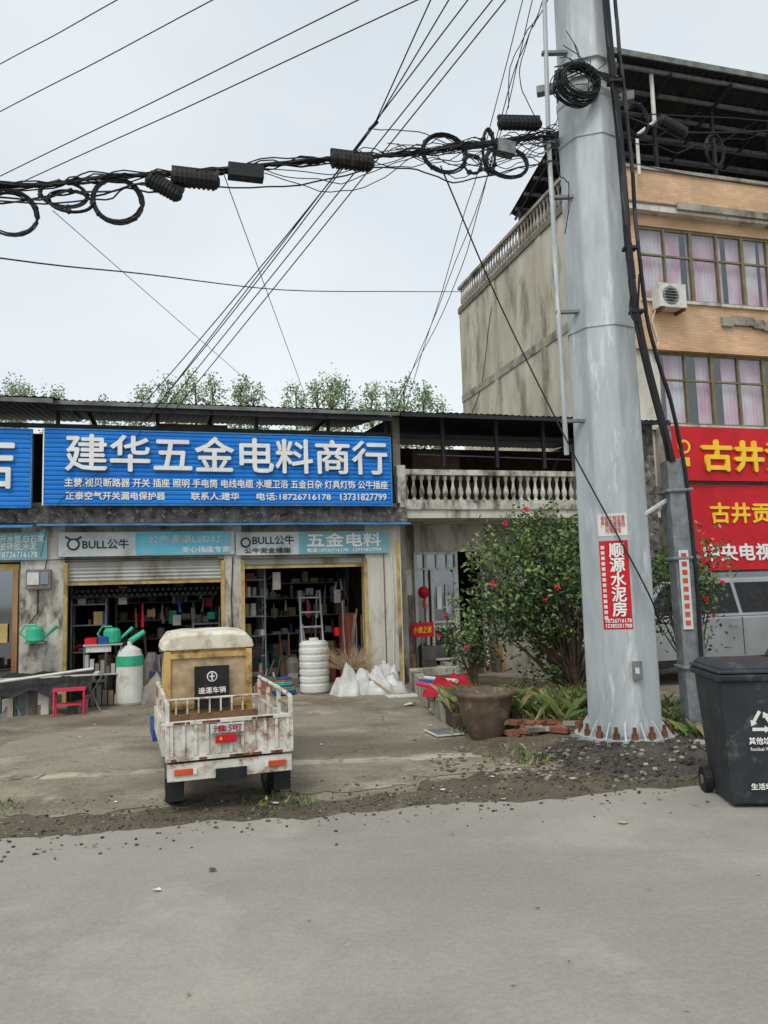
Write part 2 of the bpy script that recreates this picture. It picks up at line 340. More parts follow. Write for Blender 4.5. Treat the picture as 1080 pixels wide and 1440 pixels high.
text('正泰空气开关漏电保护器',-4.55,-.26,3.38,1.55,.13,m_letter,bs,'small_letters',.003,.003)
text('联系人:建华',-2.95,-.26,3.38,.8,.13,m_letter,bs,'small_letters',.003,.003)
text('电话:18726716178',-1.6,-.26,3.38,1.3,.13,m_letter,bs,'small_letters',.003,.003)
text('13731827799',-.35,-.26,3.38,.85,.12,m_letter,bs,'small_letters',.003,.003)
b2=bluesign('neighbour_shop_sign',-12,-5.86,3.2,4.45)
text('装饰材料店',-7.75,-.285,3.9,3.3,.85,m_letter,b2,'large_letters',.022,.011)
e=fr('banner_sign'); b=MB(); b.box(-5.45,-2.62,-.06,-.02,2.40,2.80,m_silver); b.box(-4.25,-2.7,-.066,-.06,2.41,2.79,m_cyan); b.obj('panel',e)
text('BULL公牛',-4.72,-.066,2.6,.72,.16,m_blk,e,'lettering',.002,.003); text('公牛爱眼LED灯',-3.45,-.07,2.67,1.2,.13,m_silver,e,'lettering',.002,.003); text('安心插座专家',-3.1,-.07,2.49,.8,.1,m_letter,e,'lettering',.002,.002)
b=MB(); b.tube((-5.22,-.062,2.6),(-5.22,-.07,2.6),.1,.1,20,m_blk); b.tube((-5.22,-.066,2.6),(-5.22,-.074,2.6),.07,.07,20,m_silver); b.rbox((-5.3,-.07,2.7),(.1,.004,.03),Matrix.Rotation(.5,3,'Y'),m_blk); b.rbox((-5.14,-.07,2.7),(.1,.004,.03),Matrix.Rotation(-.5,3,'Y'),m_blk); b.obj('logo',e)
e=fr('banner_sign'); b=MB(); b.box(-2.6,.14,-.06,-.02,2.38,2.78,m_silver); b.box(-1.5,.13,-.066,-.06,2.39,2.77,m_teal); b.obj('panel',e)
text('BULL公牛',-1.95,-.066,2.64,.72,.16,m_blk,e,'lettering',.002,.003); text('公牛安全插座',-2.05,-.066,2.46,.8,.09,m_blk,e,'lettering',.002,.002); text('五金电料',-.68,-.07,2.63,1.35,.24,m_letter,e,'lettering',.004,.007); text('电话:18726716178   13731827799',-.68,-.07,2.45,1.35,.07,m_letter,e,'lettering',.002,.002)
b=MB(); b.tube((-2.43,-.062,2.6),(-2.43,-.07,2.6),.09,.09,20,m_blk); b.tube((-2.43,-.066,2.6),(-2.43,-.074,2.6),.06,.06,20,m_silver); b.obj('logo',e)
e=fr('banner_sign'); b=MB(); b.box(-9,-5.62,-.06,-.02,2.36,2.80,m_teal); b.obj('panel',e)
text('空开水管,白石灰\n瓷砖胶,水泥\n18726716178',-6.05,-.066,2.58,.75,.36,m_letter,e,'lettering',.002,.002)
e=fr('electric_meter_box'); b=MB(); b.box(-5.92,-5.55,-.14,-.005,1.88,2.2,m_galvd); b.box(-5.9,-5.72,-.155,-.14,1.95,2.15,m_ac); b.box(-5.7,-5.58,-.155,-.14,1.95,2.15,m_glassd); b.obj('box',e,.01)
b=MB(); b.path([(-5.75,-.03,1.88),(-5.75,-.03,1.5),(-5.9,-.03,1.3)],.01,6,m_black); b.path([(-5.65,-.03,2.2),(-5.62,-.05,2.35),(-5.3,-.02,2.36),(-2.9,-.02,2.35)],.008,6,m_black)
b.path([(-2.65,-.02,2.35),(-2.68,-.02,1.6),(-2.66,-.02,.9)],.01,6,m_black); b.path([(.2,-.03,2.38),(.22,-.03,1.5),(.18,-.03,.4)],.012,6,m_ac); b.obj('cable',e)
# interior goods
e=fr('shop_shelving'); b=MB()
def shelf(x0,x1,y0,y1,zs,dens=1):
    for x in (x0,x1):
        for y in (y0,y1): b.box(x-.012,x+.012,y-.012,y+.012,0,zs[-1]+.3,m_galvd)
    for z in zs:
        b.box(x0,x1,y0,y1,z,z+.02,m_galvd)
        x=x0+.03
        while x<x1-.05:
            w_=random.uniform(.03,.2); h=random.uniform(.04,.26)
            if random.random()<.9*dens:
                q=random.random(); c=random.choice(cols) if random.random()<.9 else random.choice([m_red,m_bluep,m_yel])
                T=b.T; b.T=T@Matrix.Translation((x+w_/2,(y0+y1)/2,z+.02))@Matrix.Rotation(random.uniform(-.3,.3),4,'Z')
                if q<.4: b.tube((0,0,0),(0,0,h),w_/2.2,w_/2.6,8,c)
                elif q<.6: b.tube((-.05,0,h*.3),(.08,0,h*.7),.02,.03,6,c)
                else: b.box(-w_/2,w_/2,-.12,.12,0,h,c)
                b.T=T
            x+=w_+random.uniform(.0,.05)
shelf(-5.3,-4.75,.5,.9,[.3,.8,1.25,1.6]); shelf(-4.7,-2.9,2.2,2.6,[.2,.55,.9,1.25,1.6,1.9],.95); shelf(-2.45,-2.05,.45,.95,[.25,.6,.95,1.3,1.65,1.95])
shelf(-2.0,-.2,1.9,2.3,[.2,.55,.9,1.25,1.6,1.9],.95); shelf(-3.3,-2.85,.6,1.6,[.4,.8,1.2],.9)
for i in range(26):
    x=-5.25+i*.093
    for k in range(2): b.tube((x+.045*k,.3,1.75+k*.085),(x+.045*k,2.0,1.75+k*.085),.043,.043,8,m_galvd if random.random()<.7 else m_shut,False); b.tube((x+.045*k,.29,1.75+k*.085),(x+.045*k,.31,1.75+k*.085),.032,.032,8,m_black)
def clutter(x0,x1,y0,y1,n,hmax):
    for i in range(n):
        x=random.uniform(x0,x1); y=random.uniform(y0,y1); h=random.uniform(.1,hmax); q=random.random(); c=random.choice(cols)
        T=b.T; b.T=T@Matrix.Translation((x,y,.005))@Matrix.Rotation(random.uniform(-.5,.5),4,'Z')
        if q<.35: r_=random.uniform(.05,.14); b.lathe((0,0,0),[(r_,0),(r_*1.1,h*.8),(r_*.6,h)],10,c)
        elif q<.7: s_=random.uniform(.06,.16); b.box(-s_,s_,-s_,s_,0,h*.7,c); b.box(-s_*.8,s_*.8,-s_*.8,s_*.8,h*.7,h,random.choice(cols))
        else: b.tube((0,0,0),(random.uniform(-.15,.15),.25,h*1.8),.018,.018,6,random.choice([m_wood,m_galvd,m_straw,m_rust]))
        b.T=T
clutter(-4.9,-3.0,.7,2.0,34,.75); clutter(-4.0,-3.0,.1,.5,12,.45); clutter(-2.4,-.6,.6,1.8,34,.8); clutter(-2.3,-1.7,-.1,.3,8,.3)
for i in range(46):
    x=random.uniform(-4.9,-.45)
    if -2.9<x<-2.45: continue
    z=random.uniform(1.15,1.85); y=random.uniform(.5,1.4); h=random.uniform(.12,.4)
    c=random.choice(cols+[m_red,m_bluep,m_green]); b.tube((x,y,z+h),(x,y,z+h+.15),.003,.003,4,m_black)
    if i%3: b.tube((x,y,z),(x+random.uniform(-.05,.05),y,z+h),.03,.012,6,c)
    else: b.rbox((x,y,z+h/2),(.14,.02,h),Matrix.Rotation(random.uniform(-.5,.5),3,'Z'),c)
b.box(-.55,-.3,.9,1.2,.1,1.3,cols[0]); b.tube((-.7,.6,.9),(-.7,.6,1.05),.07,.07,8,m_red)
b.obj('shelves_and_goods',e)
e=fr('step_ladder'); b=MB()
for x in (-1.35,-.95): b.tube((x,.5,0),(x*.98-.02,1.0,1.75),.02,.02,6,m_galv)
for i in range(6): b.box(-1.34,-.96,.55+i*.08,.63+i*.08,.25+i*.27,.28+i*.27,m_galv)
for x in (-1.3,-1.0): b.tube((x,1.5,0),(x,1.0,1.75),.015,.015,6,m_galv)
b.obj('ladder',e)
e=fr('pipe_bundle'); b=MB()
for i in range(16): b.tube((-.75+.03*i,.1+random.uniform(0,.2),0.02),(-.62+.03*i+random.uniform(-.14,.1),.4,random.uniform(.9,1.7)),.014,.014,6,random.choice([m_wood,m_rust,m_straw,m_galvd]))
b.obj('pipes',e)
e=fr('white_plastic_tank'); b=MB()
pr=[(.22,0),(.25,.03)]
for i in range(6): pr+=[(.255,.08+i*.12),(.255,.14+i*.12),(.243,.155+i*.12),(.243,.17+i*.12)]
pr+=[(.25,.82),(.2,.87),(.08,.88),(.08,.92),(0.01,.92)]
b.lathe((-1.32,-.35,0.01),pr,24,m_ac); b.obj('tank',e,smooth=False)
e=fr('gas_cylinder_boiler'); b=MB()
b.lathe((-4.32,-.35,.01),[(.19,0),(.21,.04),(.21,.72),(.17,.86),(.08,.92),(.04,.93),(.04,1.0),(.01,1.0)],20,m_ac); b.lathe((-4.32,-.35,.62),[(.215,0),(.215,.16)],20,m_green)
b.tube((-4.32,-.35,1.0),(-4.1,-.3,1.15),.05,.04,8,m_green); b.obj('cylinder',e)
for (xx,dd,zz,mm) in [(-4.6,-.25,.98,m_green),(-5.75,-.25,1.05,m_green)]:
    e=fr('watering_can'); b=MB(); b.lathe((xx,dd,zz),[(.12,0),(.14,.03),(.13,.2),(.1,.24),(.03,.25)],14,mm); b.tube((xx+.1,dd,zz+.04),(xx+.32,dd,zz+.24),.02,.03,8,mm)
    b.path([(xx-.12,dd,zz+.05),(xx-.22,dd,zz+.15),(xx-.15,dd,zz+.27),(xx,dd,zz+.27)],.015,6,mm); 
    if xx<-5: b.box(xx-.15,xx+.15,dd-.1,.0,zz-.02,zz,m_galvd)
    b.obj('can',e)
e=fr('display_stand'); b=MB(); 
for x in (-5.0,-4.45):
    for y in (-.45,-.05): b.tube((x,y,0),(x,y,.98),.012,.012,6,m_galvd)
b.box(-5.02,-4.43,-.47,-.03,.96,.98,m_shut); b.box(-5.02,-4.43,-.47,-.03,.5,.52,m_shut)
for i in range(7): b.box(-5+.08*i,-4.94+.08*i,-.4,-.2,.52,.52+random.uniform(.1,.3),random.choice(cols))
for i in range(6): b.box(-5+.09*i,-4.93+.09*i,-.35,-.15,.02,.05+random.uniform(.1,.3),random.choice(cols))
b.box(-5.0,-4.82,-.4,-.1,.98,1.08,m_red); b.box(-4.8,-4.66,-.42,-.1,.98,1.1,m_bluep); b.box(-4.98,-4.6,-.44,-.4,.86,.95,m_ac)
b.obj('stand',e)
e=fr('folding_table'); b=MB(); b.box(-7.6,-4.75,-1.0,-.55,.55,.575,m_ac)
for x in (-7,-6.1,-5.0): b.tube((x,-1,0),(x+.3,-.6,.55),.014,.014,6,m_galvd); b.tube((x+.3,-1,0),(x,-.6,.55),.014,.014,6,m_galvd)
cl=[]
for i in range(16):
    for j in range(7):
        cl.append((-6.1+i*.085,-1.06+j*.08-(.02 if j==0 else 0),.60+.02*math.sin(i*1.3+j)+(-.26-.05*math.sin(i) if j==0 else 0)))
b.add(cl,[(i*7+j,(i+1)*7+j,(i+1)*7+j+1,i*7+j+1) for i in range(15) for j in range(6)],m_black)
b.tube((-7.4,-1.2,.42),(-4.8,-1.1,.66),.02,.02,8,m_ac)
for i in range(18): x=random.uniform(-7,-5); b.box(x,x+.15,-.9,-.7,.0,random.uniform(.1,.4),random.choice(cols))
for i in range(6): x=random.uniform(-7,-6.2); b.box(x,x+.12,-.9,-.7,.575,.575+random.uniform(.05,.2),random.choice(cols))
b.obj('table',e)
e=fr('pink_stool'); b=MB(); b.box(-5.35,-4.9,-1.25,-.95,.36,.4,m_pink); b.box(-5.3,-4.95,-1.22,-.98,.15,.17,m_pink)
for x in(-5.33,-4.92):
    for y in (-1.23,-.97): b.tube((x,y,0),(x,y,.37),.015,.015,6,m_pink)
b.obj('stool',e)
def heap(name,c,rx,ry,h,mat,n=40,seed=1,p=1.0,amp=.25,fs_=6,rough=1.0,parent=None):
    b=MB(); vs=[];fs=[]
    rings=20; so_=Vector((seed*3.1,seed*1.7,seed))
    for j in range(rings+1):
        t=j/rings
        for i in range(n):
            a=2*math.pi*i/n; q=1+amp*noise.fractal(Vector((math.cos(a)*1.6,math.sin(a)*1.6,0))+so_,1,2,4)
            x=c[0]+rx*t*q*math.cos(a); y=c[1]+ry*t*q*math.sin(a)
            k=noise.fractal(Vector((x*fs_,y*fs_,0))+so_,1.0,2,3)
            z=h*(1-t**(2*p))*(1+amp*rough*k) if j<rings else -.03
            vs.append((x,y,c[2]+z))
    for j in range(rings):
        for i in range(n): fs.append((j*n+i,(j+1)*n+i,(j+1)*n+(i+1)%n,j*n+(i+1)%n))
    b.add(vs,fs,mat); return b.obj(name,parent,smooth=True)
heap('tarpaulin_sacks',F(-.75,-.75,0),.36,.36,.40,m_bag,48,3,1.3,.4,5,1.5)
heap('tarpaulin_sacks',F(-.32,-.85,0),.38,.32,.33,m_bag,48,8,1.3,.4,6,1.5)
heap('tarpaulin_sacks',F(-.1,-.5,0),.3,.25,.40,m_bag,40,5,1.3,.4,6,1.5)
heap('sack_of_rags',F(-3.95,-.3,0),.25,.25,.42,m_conc,36,9,1.3,.4,6)
heap('sack_of_rags',F(-3.55,-.25,0),.2,.2,.3,m_grime,36,19,1.3,.4,6)
e=fr('broom_straw_bundle'); b=MB()
for i in range(190):
    a=random.uniform(-1,1); b.tube((-.75+random.uniform(-.06,.06),-.7,.36+random.uniform(-.04,.04)),(-.75+a*.55,-.7+random.uniform(-.3,.3),.40+random.uniform(.05,.4)),.005,.002,4,m_straw,False)
b.tube((-.75,-.7,.45),(-.2,-1.3,.02),.015,.015,6,m_straw)
b.obj('straw',e)
e=fr('rubber_hose_coil'); b=MB()
for k in range(9):
    r=.2-.01*k; m=random.choice([m_orange,m_yel,m_bluep,m_green]); pts=[(-1.85+r*math.cos(a/3.),-.35+r*math.sin(a/3.),.04+.03*k) for a in range(20)]; b.path(pts,.015,6,m)
b.obj('hose',e)
# ================= balcony building
bal=fr('balcony_house')
b=MB()
b.box(.38,5.9,-.05,1.4,3.02,3.26,m_white)
b.box(.38,5.9,-.09,-.05,3.18,3.3,m_peel)
b.box(.38,1.1,1.4,1.6,0,3.02,m_grime); b.box(1.1,2.62,1.4,1.6,2.47,3.02,m_white); b.box(2.62,5.9,1.4,1.6,0,3.02,m_grime)
b.box(.39,.6,.35,1.4,0,3.02,m_grime)
b.box(.38,5.9,3.4,3.5,3.26,5.0,m_brown); b.box(.38,5.9,1.4,3.4,3.2,3.26,m_conc)
b.box(5.55,5.8,-.1,1.5,0,4.95,m_ledge); b.box(.4,5.9,4,4.1,0,3.1,m_dk); b.box(.4,5.9,1.6,4,2.95,3.05,m_dk)
b.box(4.35,5.55,-.1,-.04,2.6,3.3,m_white)
b.box(.36,.5,.2,.35,3.3,4.9,m_conc)
b.obj('walls',bal)
b=MB(); corr(.35,6.0,90,-.45,4.93,4.5,5.3,m_roofd); b.box(.35,6,-.445,-.42,4.84,4.91,m_roofd)
for x in (1.3,2.4,3.4,4.4): b.box(x-.03,x+.03,.0,.06,4.0,4.95,m_roofd)
b.box(.4,5.8,.3,.36,4.6,4.68,m_roofd); b.obj('roof',bal)
def balusters(b,x0,x1,y,z0,z1,sp,mat,along='x'):
    h=z1-z0
    n=int((x1-x0)/sp)
    for i in range(n):
        t=x0+sp*(i+.5); c=(t,y,z0+.06) if along=='x' else (y,t,z0+.06)
        H=h-.16
        b.lathe(c,[(.045,0),(.045,.05*H),(.025,.1*H),(.055,.28*H),(.05,.4*H),(.025,.6*H),(.022,.75*H),(.04,.85*H),(.045,.9*H),(.045,H)],8,mat)
    if along=='x':
        b.box(x0,x1,y-.07,y+.07,z0,z0+.06,mat); b.box(x0,x1,y-.08,y+.08,z1-.1,z1,mat)
    else:
        b.box(y-.07,y+.07,x0,x1,z0,z0+.06,mat); b.box(y-.08,y+.08,x0,x1,z1-.1,z1,mat)
b=MB(); balusters(b,.45,4.35,-.0,3.3,3.93,.155,m_peel)
for x in (.42,4.3): b.box(x-.08,x+.08,-.085,.085,3.3,4.0,m_peel)
b.obj('balustrade',bal)
b=MB()
for i in range(22):
    x=random.uniform(.7,4.2); y=random.uniform(.6,2.5); b.box(x,x+random.uniform(.1,.5),y,y+.3,3.3,3.3+random.uniform(.3,.9),random.choice([m_brown,m_dk,m_roofd,m_conc,m_stain]))
b.box(1.0,2.0,1,1.06,3.9,4.5,m_brown); b.tube((.9,.4,4.3),(4.2,.4,4.25),.012,.012,6,m_galvd); b.tube((3.5,.3,3.6),(4.3,.9,4.6),.03,.03,6,m_roofd)
b.obj('stored_things',bal)
b=MB()
for x in (1.1,1.32,1.98,2.6): b.box(x-.03,x+.03,1.36,1.5,.1,2.47,m_ac)
for z in (2.44,2.12,.95): b.box(1.1,2.0,1.37,1.48,z-.025,z+.025,m_ac)
b.box(1.55,1.59,1.37,1.48,2.1,2.45,m_ac); b.box(1.78,1.82,1.37,1.48,2.1,2.45,m_ac)
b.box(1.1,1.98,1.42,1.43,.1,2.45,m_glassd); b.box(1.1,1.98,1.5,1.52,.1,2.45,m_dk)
b.box(1.45,1.9,1.35,1.37,1.1,2.05,m_glassd)
for x in (1.43,1.92): b.box(x-.025,x+.025,1.33,1.39,.1,2.1,m_ac)
for z in (.3,1.05,1.9): b.box(1.43,1.92,1.33,1.39,z-.02,z+.02,m_ac)
b.box(1.52,1.62,1.32,1.325,1.3,1.75,m_letter); b.box(1.7,1.82,1.32,1.325,1.2,1.8,m_silver)
# window further right behind the shrub
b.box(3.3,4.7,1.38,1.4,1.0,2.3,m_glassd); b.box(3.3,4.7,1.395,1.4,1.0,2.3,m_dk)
for x in (3.3,3.77,4.23,4.7): b.box(x-.03,x+.03,1.34,1.38,1.0,2.3,m_ac)
for z in (1.0,1.85,2.3): b.box(3.3,4.7,1.345,1.38,z-.025,z+.025,m_ac)
b.obj('door_and_windows',bal)
b=MB()
for i in range(16): x=random.uniform(.6,2.9); b.box(x,x+random.uniform(.1,.3),1.0,1.3,0,random.uniform(.15,.7),random.choice(cols+[m_wood,m_grime]))
b.tube((.75,1.1,0),(.85,1.38,1.7),.02,.02,6,m_wood); b.tube((2.75,1.1,0),(2.7,1.38,1.8),.02,.02,6,m_galvd); b.obj('doorstep_clutter',bal)
e=fr('air_conditioner_unit')
b=MB(); b.box(.62,.9,1.0,1.3,1.6,2.1,m_ac); b.box(.65,.7,1.3,1.4,1.6,1.65,m_rust); b.obj('unit',e,.015)
e=fr('red_door_plaque'); b=MB(); b.box(.85,1.32,1.0,1.03,.78,1.06,m_red); b.tube((1.08,1.02,0),(1.08,1.02,.78),.015,.015,6,m_galvd); b.obj('board',e); text('小康之家',1.085,.995,.92,.38,.13,m_gold,e,'lettering',.002,.002)
e=fr('red_lantern_decoration'); b=MB(); b.lathe((1.1,.9,1.65),[(.03,-.12),(.09,-.08),(.12,0),(.09,.08),(.03,.12)],14,m_redc); b.tube((1.1,.9,1.35),(1.1,.9,1.5),.03,.02,6,m_redc); b.tube((1.1,.9,1.75),(1.1,.9,3.02),.004,.004,4,m_black); b.obj('lantern',e)
# ================= tall building
tall=fr('brick_apartment_building')
XS=6.02; YF=1.62; YB=10.8; TOP=11.35; XR=20
def fwall(b,x0,x1,z0,z1,m,y0=YF,y1=YF+.24): b.box(x0,x1,y0,y1,z0,z1,m)
b=MB()
W3=(6.95,16.2,8.35,10.15); W2=(7.3,16.2,5.35,7.1)
fwall(b,XS+.25,XR,7.1,8.35,m_brickw); fwall(b,XS+.25,XR,10.15,TOP+.2,m_brickw)
fwall(b,XS+.25,W3[0],8.35,10.15,m_brickw); fwall(b,W3[1],XR,8.35,10.15,m_brickw)
fwall(b,XS+.25,W2[0],5.35,7.1,m_white); fwall(b,W2[1],XR,5.35,7.1,m_white); fwall(b,XS+.25,XR,0,5.35,m_white)
b.obj('front_wall',tall)
b=MB()
b.box(XS,XS+.25,YF,YB,0,TOP,m_side); b.box(XS+.25,XR,YB-.25,YB,0,TOP,m_side); b.box(XR,XR+.25,YF,YB,0,TOP,m_side)
for z in (5.0,8.1): b.box(XS-.03,XS,YF,YB,z,z+.24,m_conc)
b.box(XS-.05,XS,YF-.0,YB,TOP-.12,TOP+.06,m_stain)
for y in (4.6,7.7): b.box(XS-.025,XS,y,y+.3,0,TOP-.12,m_side)
b.box(XS+.25,XR,YF+.24,YB-.25,TOP-.2,TOP-.05,m_conc); b.box(XS+.25,XR,YF+.24,YB-.25,5.0,5.2,m_dk); b.box(XS+.25,XR,YF+.24,YB-.25,8.0,8.15,m_dk)
b.box(XS+.25,XR,4,4.1,5.2,8,m_dk); b.box(XS+.25,XR,4,4.1,8.15,11,m_dk)
b.obj('side_and_back_walls',tall)
b=MB()
b.box(XS+.2,XR,YF-.22,YF,10.42,10.58,m_white); b.box(XS+.2,XR,YF-.25,YF,10.58,10.62,m_stain)
b.box(7.9,XR,YF-.3,YF-.22,10.5,10.66,m_conc)
b.box(XS+.2,XR,YF-.06,YF,TOP+.2,TOP+.28,m_conc); b.box(XS+.2,XR,YF-.1,YF,7.1,7.2,m_brickw)
for i in range(16): b.box(9.1+i*.3,9.4+i*.3-.004,YF-.08,YF,7.8+.05*math.sin(i*1.1),8.02+.05*math.sin(i*1.1),m_conc)
b.box(XS+.2,XR,YF-.1,YF,5.2,5.33,m_white)
b.obj('cornices',tall)
b=MB()
for (x0,x1,z0,z1) in (W3,W2):
    x=x0; k=0
    while x<=x1+.01:
        wd=.04 if k%2==0 else .022
        b.box(x-wd,x+wd,YF+.03,YF+.12,z0,z1,m_winf); x+=.74; k+=1
    for z,hh in ((z0+.03,.03),(z1-.03,.03),(z0+(z1-z0)*.62,.022)): b.box(x0,x1,YF+.04,YF+.11,z-hh,z+hh,m_winf)
    b.box(x0-.02,x1+.02,YF-.06,YF+.03,z0-.07,z0,m_white)
b.obj('window_frames',tall)
b=MB()
for (x0,x1,z0,z1) in (W3,W2): b.box(x0,x1,YF+.07,YF+.075,z0,z1,m_glass)
b.obj('window_glass',tall)
b=MB()
for (x0,x1,z0,z1,gap) in (W3+(.12,),W2+(.5,)):
    x=x0+.05+(.2 if gap>.3 else 0)
    while x<x1-.8:
        wd=random.uniform(.9,1.4) if gap<.3 else random.uniform(.35,.7)
        k=int(wd/.05); vs=[]
        for i in range(k+1):
            yy=YF+.2+(.025 if i%2 else -.025); vs+=[(x+i*.05,yy,z0),(x+i*.05,yy,z1)]
        b.add(vs,[(2*i,2*i+2,2*i+3,2*i+1) for i in range(k)],m_curt); x+=wd+random.uniform(.02,gap)
b.obj('curtains',tall)
b=MB(); balusters(b,YF+.3,YB,XS+.05,TOP+.06,TOP+.85,.2,m_conc,'y'); b.obj('roof_balustrade',tall)
b=MB()
def zc(y): return 13.95-(y-1.1)*.24
n=140; vs=[];fs=[]
for i in range(n+1):
    x=XS-.05+(XR-XS)*i/n; dz=.03*(1 if i%2 else -1); vs+=[(x,1.0,zc(1.0)+dz),(x,6.4,zc(6.4)+dz)]
b.add(vs,[(2*i,2*i+2,2*i+3,2*i+1) for i in range(n)],m_roofd)
b.box(XS-.05,XR,.96,1.0,zc(1)-.06,zc(1)+.08,m_roofg)
y=1.2
while y<6.4: b.box(XS,XR,y,y+.06,zc(y)-.14,zc(y)-.05,m_galvd); y+=.6
x=XS+.1
while x<XR:
    b.tube((x,1.1,zc(1.1)-.2),(x,6.3,zc(6.3)-.2),.04,.04,6,m_roofd); b.box(x-.04,x+.04,1.85,1.93,TOP,zc(1.9)-.15,m_roofd); b.box(x-.04,x+.04,5.9,5.98,TOP,zc(5.9)-.15,m_roofd)
    b.tube((x,1.9,12.6),(x+1.4,1.9,13.5),.02,.02,6,m_roofd)
    x+=1.7
b.tube((6.1,1.9,12.5),(XR,1.9,12.5),.025,.025,6,m_roofd); b.tube((6.1,1.9,12.0),(XR,1.9,12.0),.02,.02,6,m_roofd)
b.box(XS+.1,9,6,6.1,TOP,zc(6)-.1,m_brown)
b.tube((7.0,1.45,11.3),(7.0,1.45,12.3),.04,.04,8,m_ac); b.tube((7.0,1.45,12.3),(7.4,1.3,12.6),.04,.04,8,m_ac); b.tube((7.4,1.3,12.6),(7.4,1.3,13.8),.05,.05,8,m_ac)
b.obj('roof_canopy',tall)
e=fr('air_conditioner_unit'); b=MB(); b.box(7.2,7.92,1.28,1.58,8.05,8.62,m_ac)
b.lathe((7.5,1.28,8.33),[(.22,0),(.22,.012),(.17,.014)],20,m_galvd,rot=Matrix.Rotation(R(90),3,'X')); b.lathe((7.5,1.266,8.33),[(.16,0),(.05,.012),(.01,.013)],20,m_black,rot=Matrix.Rotation(R(90),3,'X'))
for k in range(6): b.box(7.3,7.7,1.245,1.25,8.15+k*.07,8.156+k*.07,m_ac)
b.box(7.25,7.3,1.25,1.62,7.98,8.05,m_rust); b.box(7.82,7.87,1.25,1.62,7.98,8.05,m_rust); b.obj('unit',e,.01)
b=MB(); b.path([(7.25,1.5,8.1),(7.15,1.55,7.8),(7.3,1.58,7.3),(7.2,1.58,6.9)],.02,6,m_ac); b.obj('hose',e)
e=fr('roof_antenna'); b=MB(); b.tube((6.35,2.2,11.3),(6.35,2.2,17),.025,.02,6,m_galvd)
for z in (14.6,14.9,15.2,15.6,16): b.tube((6.15,2.2,z),(6.55,2.2,z+.05),.015,.015,5,m_galvd)
b.obj('mast',e)
e=fr('red_shop_sign'); b=MB(); b.box(7.15,16,1.2,1.35,3.98,5.22,m_red); b.box(7.15,16,1.3,1.6,1.95,3.9,m_red); b.box(7.05,7.15,1.15,1.6,3.9,5.25,m_conc); b.obj('panel',e)
text('古井贡酒',9.65,1.17,4.55,3.4,.70,m_gold,e,'gold_letters',.03,.022); text('古井贡酒',9.25,1.285,3.25,2.2,.46,m_gold,e,'gold_letters',.01,.012); text('中央电视台上榜品牌',10.0,1.285,2.35,4.2,.38,m_letter,e,'white_letters',.01,.01)
b=MB(); b.tube((7.5,1.2,4.75),(7.5,1.18,4.75),.16,.16,18,m_gold); b.tube((7.5,1.19,4.75),(7.5,1.17,4.75),.1,.1,18,m_red); b.box(7.38,7.62,1.18,1.2,4.3,4.5,m_gold); b.obj('emblem',e)
b=MB()
b.box(7.2,16,1.45,1.5,0,1.9,m_glassd); b.box(7.0,7.2,1.3,1.6,0,3.9,m_conc)
b.obj('shop_front',tall)
# ================= pole
pc=(2.45,8.29,.1)
def pr_(z): return .395-.0052*z
pole=empty('utility_pole',(pc[0],pc[1],0),R(-16.5))
b=MB(); ph=math.pi/8
b.lathe((0,0,0),[(pr_(0),.14),(pr_(7.1),7.1)],8,m_galv,a0=ph); b.lathe((0,0,0),[(pr_(7.1)+.012,7.0),(pr_(7.1)+.012,7.1)],8,m_galv,a0=ph)
b.lathe((0,0,0),[(pr_(7.1)-.025,7.1),(pr_(13)-.025,13)],8,m_galv,a0=ph)
b.obj('shaft',pole,.02)
b=MB(); b.lathe((0,0,0),[(.52,.10),(.52,.14)],32,m_galv)
for i in range(16):
    a=2*math.pi*i/16; T=b.T; b.T=Matrix.Rotation(a,4,'Z')
    b.prism([(.34,.14),(.50,.14),(.38,.30),(.34,.30)],'y',-.008,.008,m_galv)
    b.T=Matrix.Rotation(a+math.pi/16,4,'Z'); b.tube((.45,0,.14),(.45,0,.2),.035,.035,6,m_rust); b.tube((.45,0,.2),(.45,0,.26),.022,.018,6,m_rust); b.T=T
b.lathe((0,0,0),[(.6,.02),(.55,.1)],24,m_conc)
b.obj('base_flange',pole)
b=MB()
def patch(x0,x1,z0,z1,m,off):
    ya=-(pr_(z0)*.924+off); yb=-(pr_(z1)*.924+off); b.poly([(x0,ya,z0),(x1,ya,z0),(x1,yb,z1),(x0,yb,z1)],m)
patch(-.15,.135,1.22,2.12,m_red,.004); patch(-.15,.14,2.17,2.40,m_ac,.004)
for k in range(14): patch(-.135,-.1,1.32+k*.055,1.355+k*.055,m_ac,.006)
b.box(.10,.2,-.40,-.36,.72,.9,m_galvd); b.box(.13,.17,-.405,-.40,.78,.84,m_ac)
b.obj('stickers',pole)
yy=-(pr_(1.2)*.924+.01)
text('顺\n源\n水\n泥\n房',.02,yy,1.72,.145,.74,m_letter,pole,'lettering',.001,.004); text('18726716178\n15385551788',.0,yy,1.28,.25,.09,m_letter,pole,'lettering',.001,.001)
text('安全工程监督\n严禁违章接线\n光电通信',0,-(pr_(2.2)*.924+.01),2.29,.24,.18,m_red,pole,'lettering',.001)
b=MB()
for z in (6.55,7.25,7.45,4.4): b.lathe((0,0,0),[(pr_(z)+.012,z),(pr_(z)+.012,z+.04)],8,m_galv,a0=ph)
b.box(-.5,-.33,-.2,-.1,6.6,6.7,m_galvd); b.box(-.55,-.33,-.12,-.02,7.3,7.38,m_galvd); b.box(.33,.5,-.12,-.02,7.0,7.1,m_galvd)
b.obj('clamps',pole)
post=empty('concrete_post',(3.12,8.05,0),0)
b=MB(); b.T=Matrix.Rotation(R(-1.5),4,'Y'); b.prism([(-.12,0),(.12,0),(.10,2.95),(-.10,2.95)],'y',-.11,.11,m_galvd)
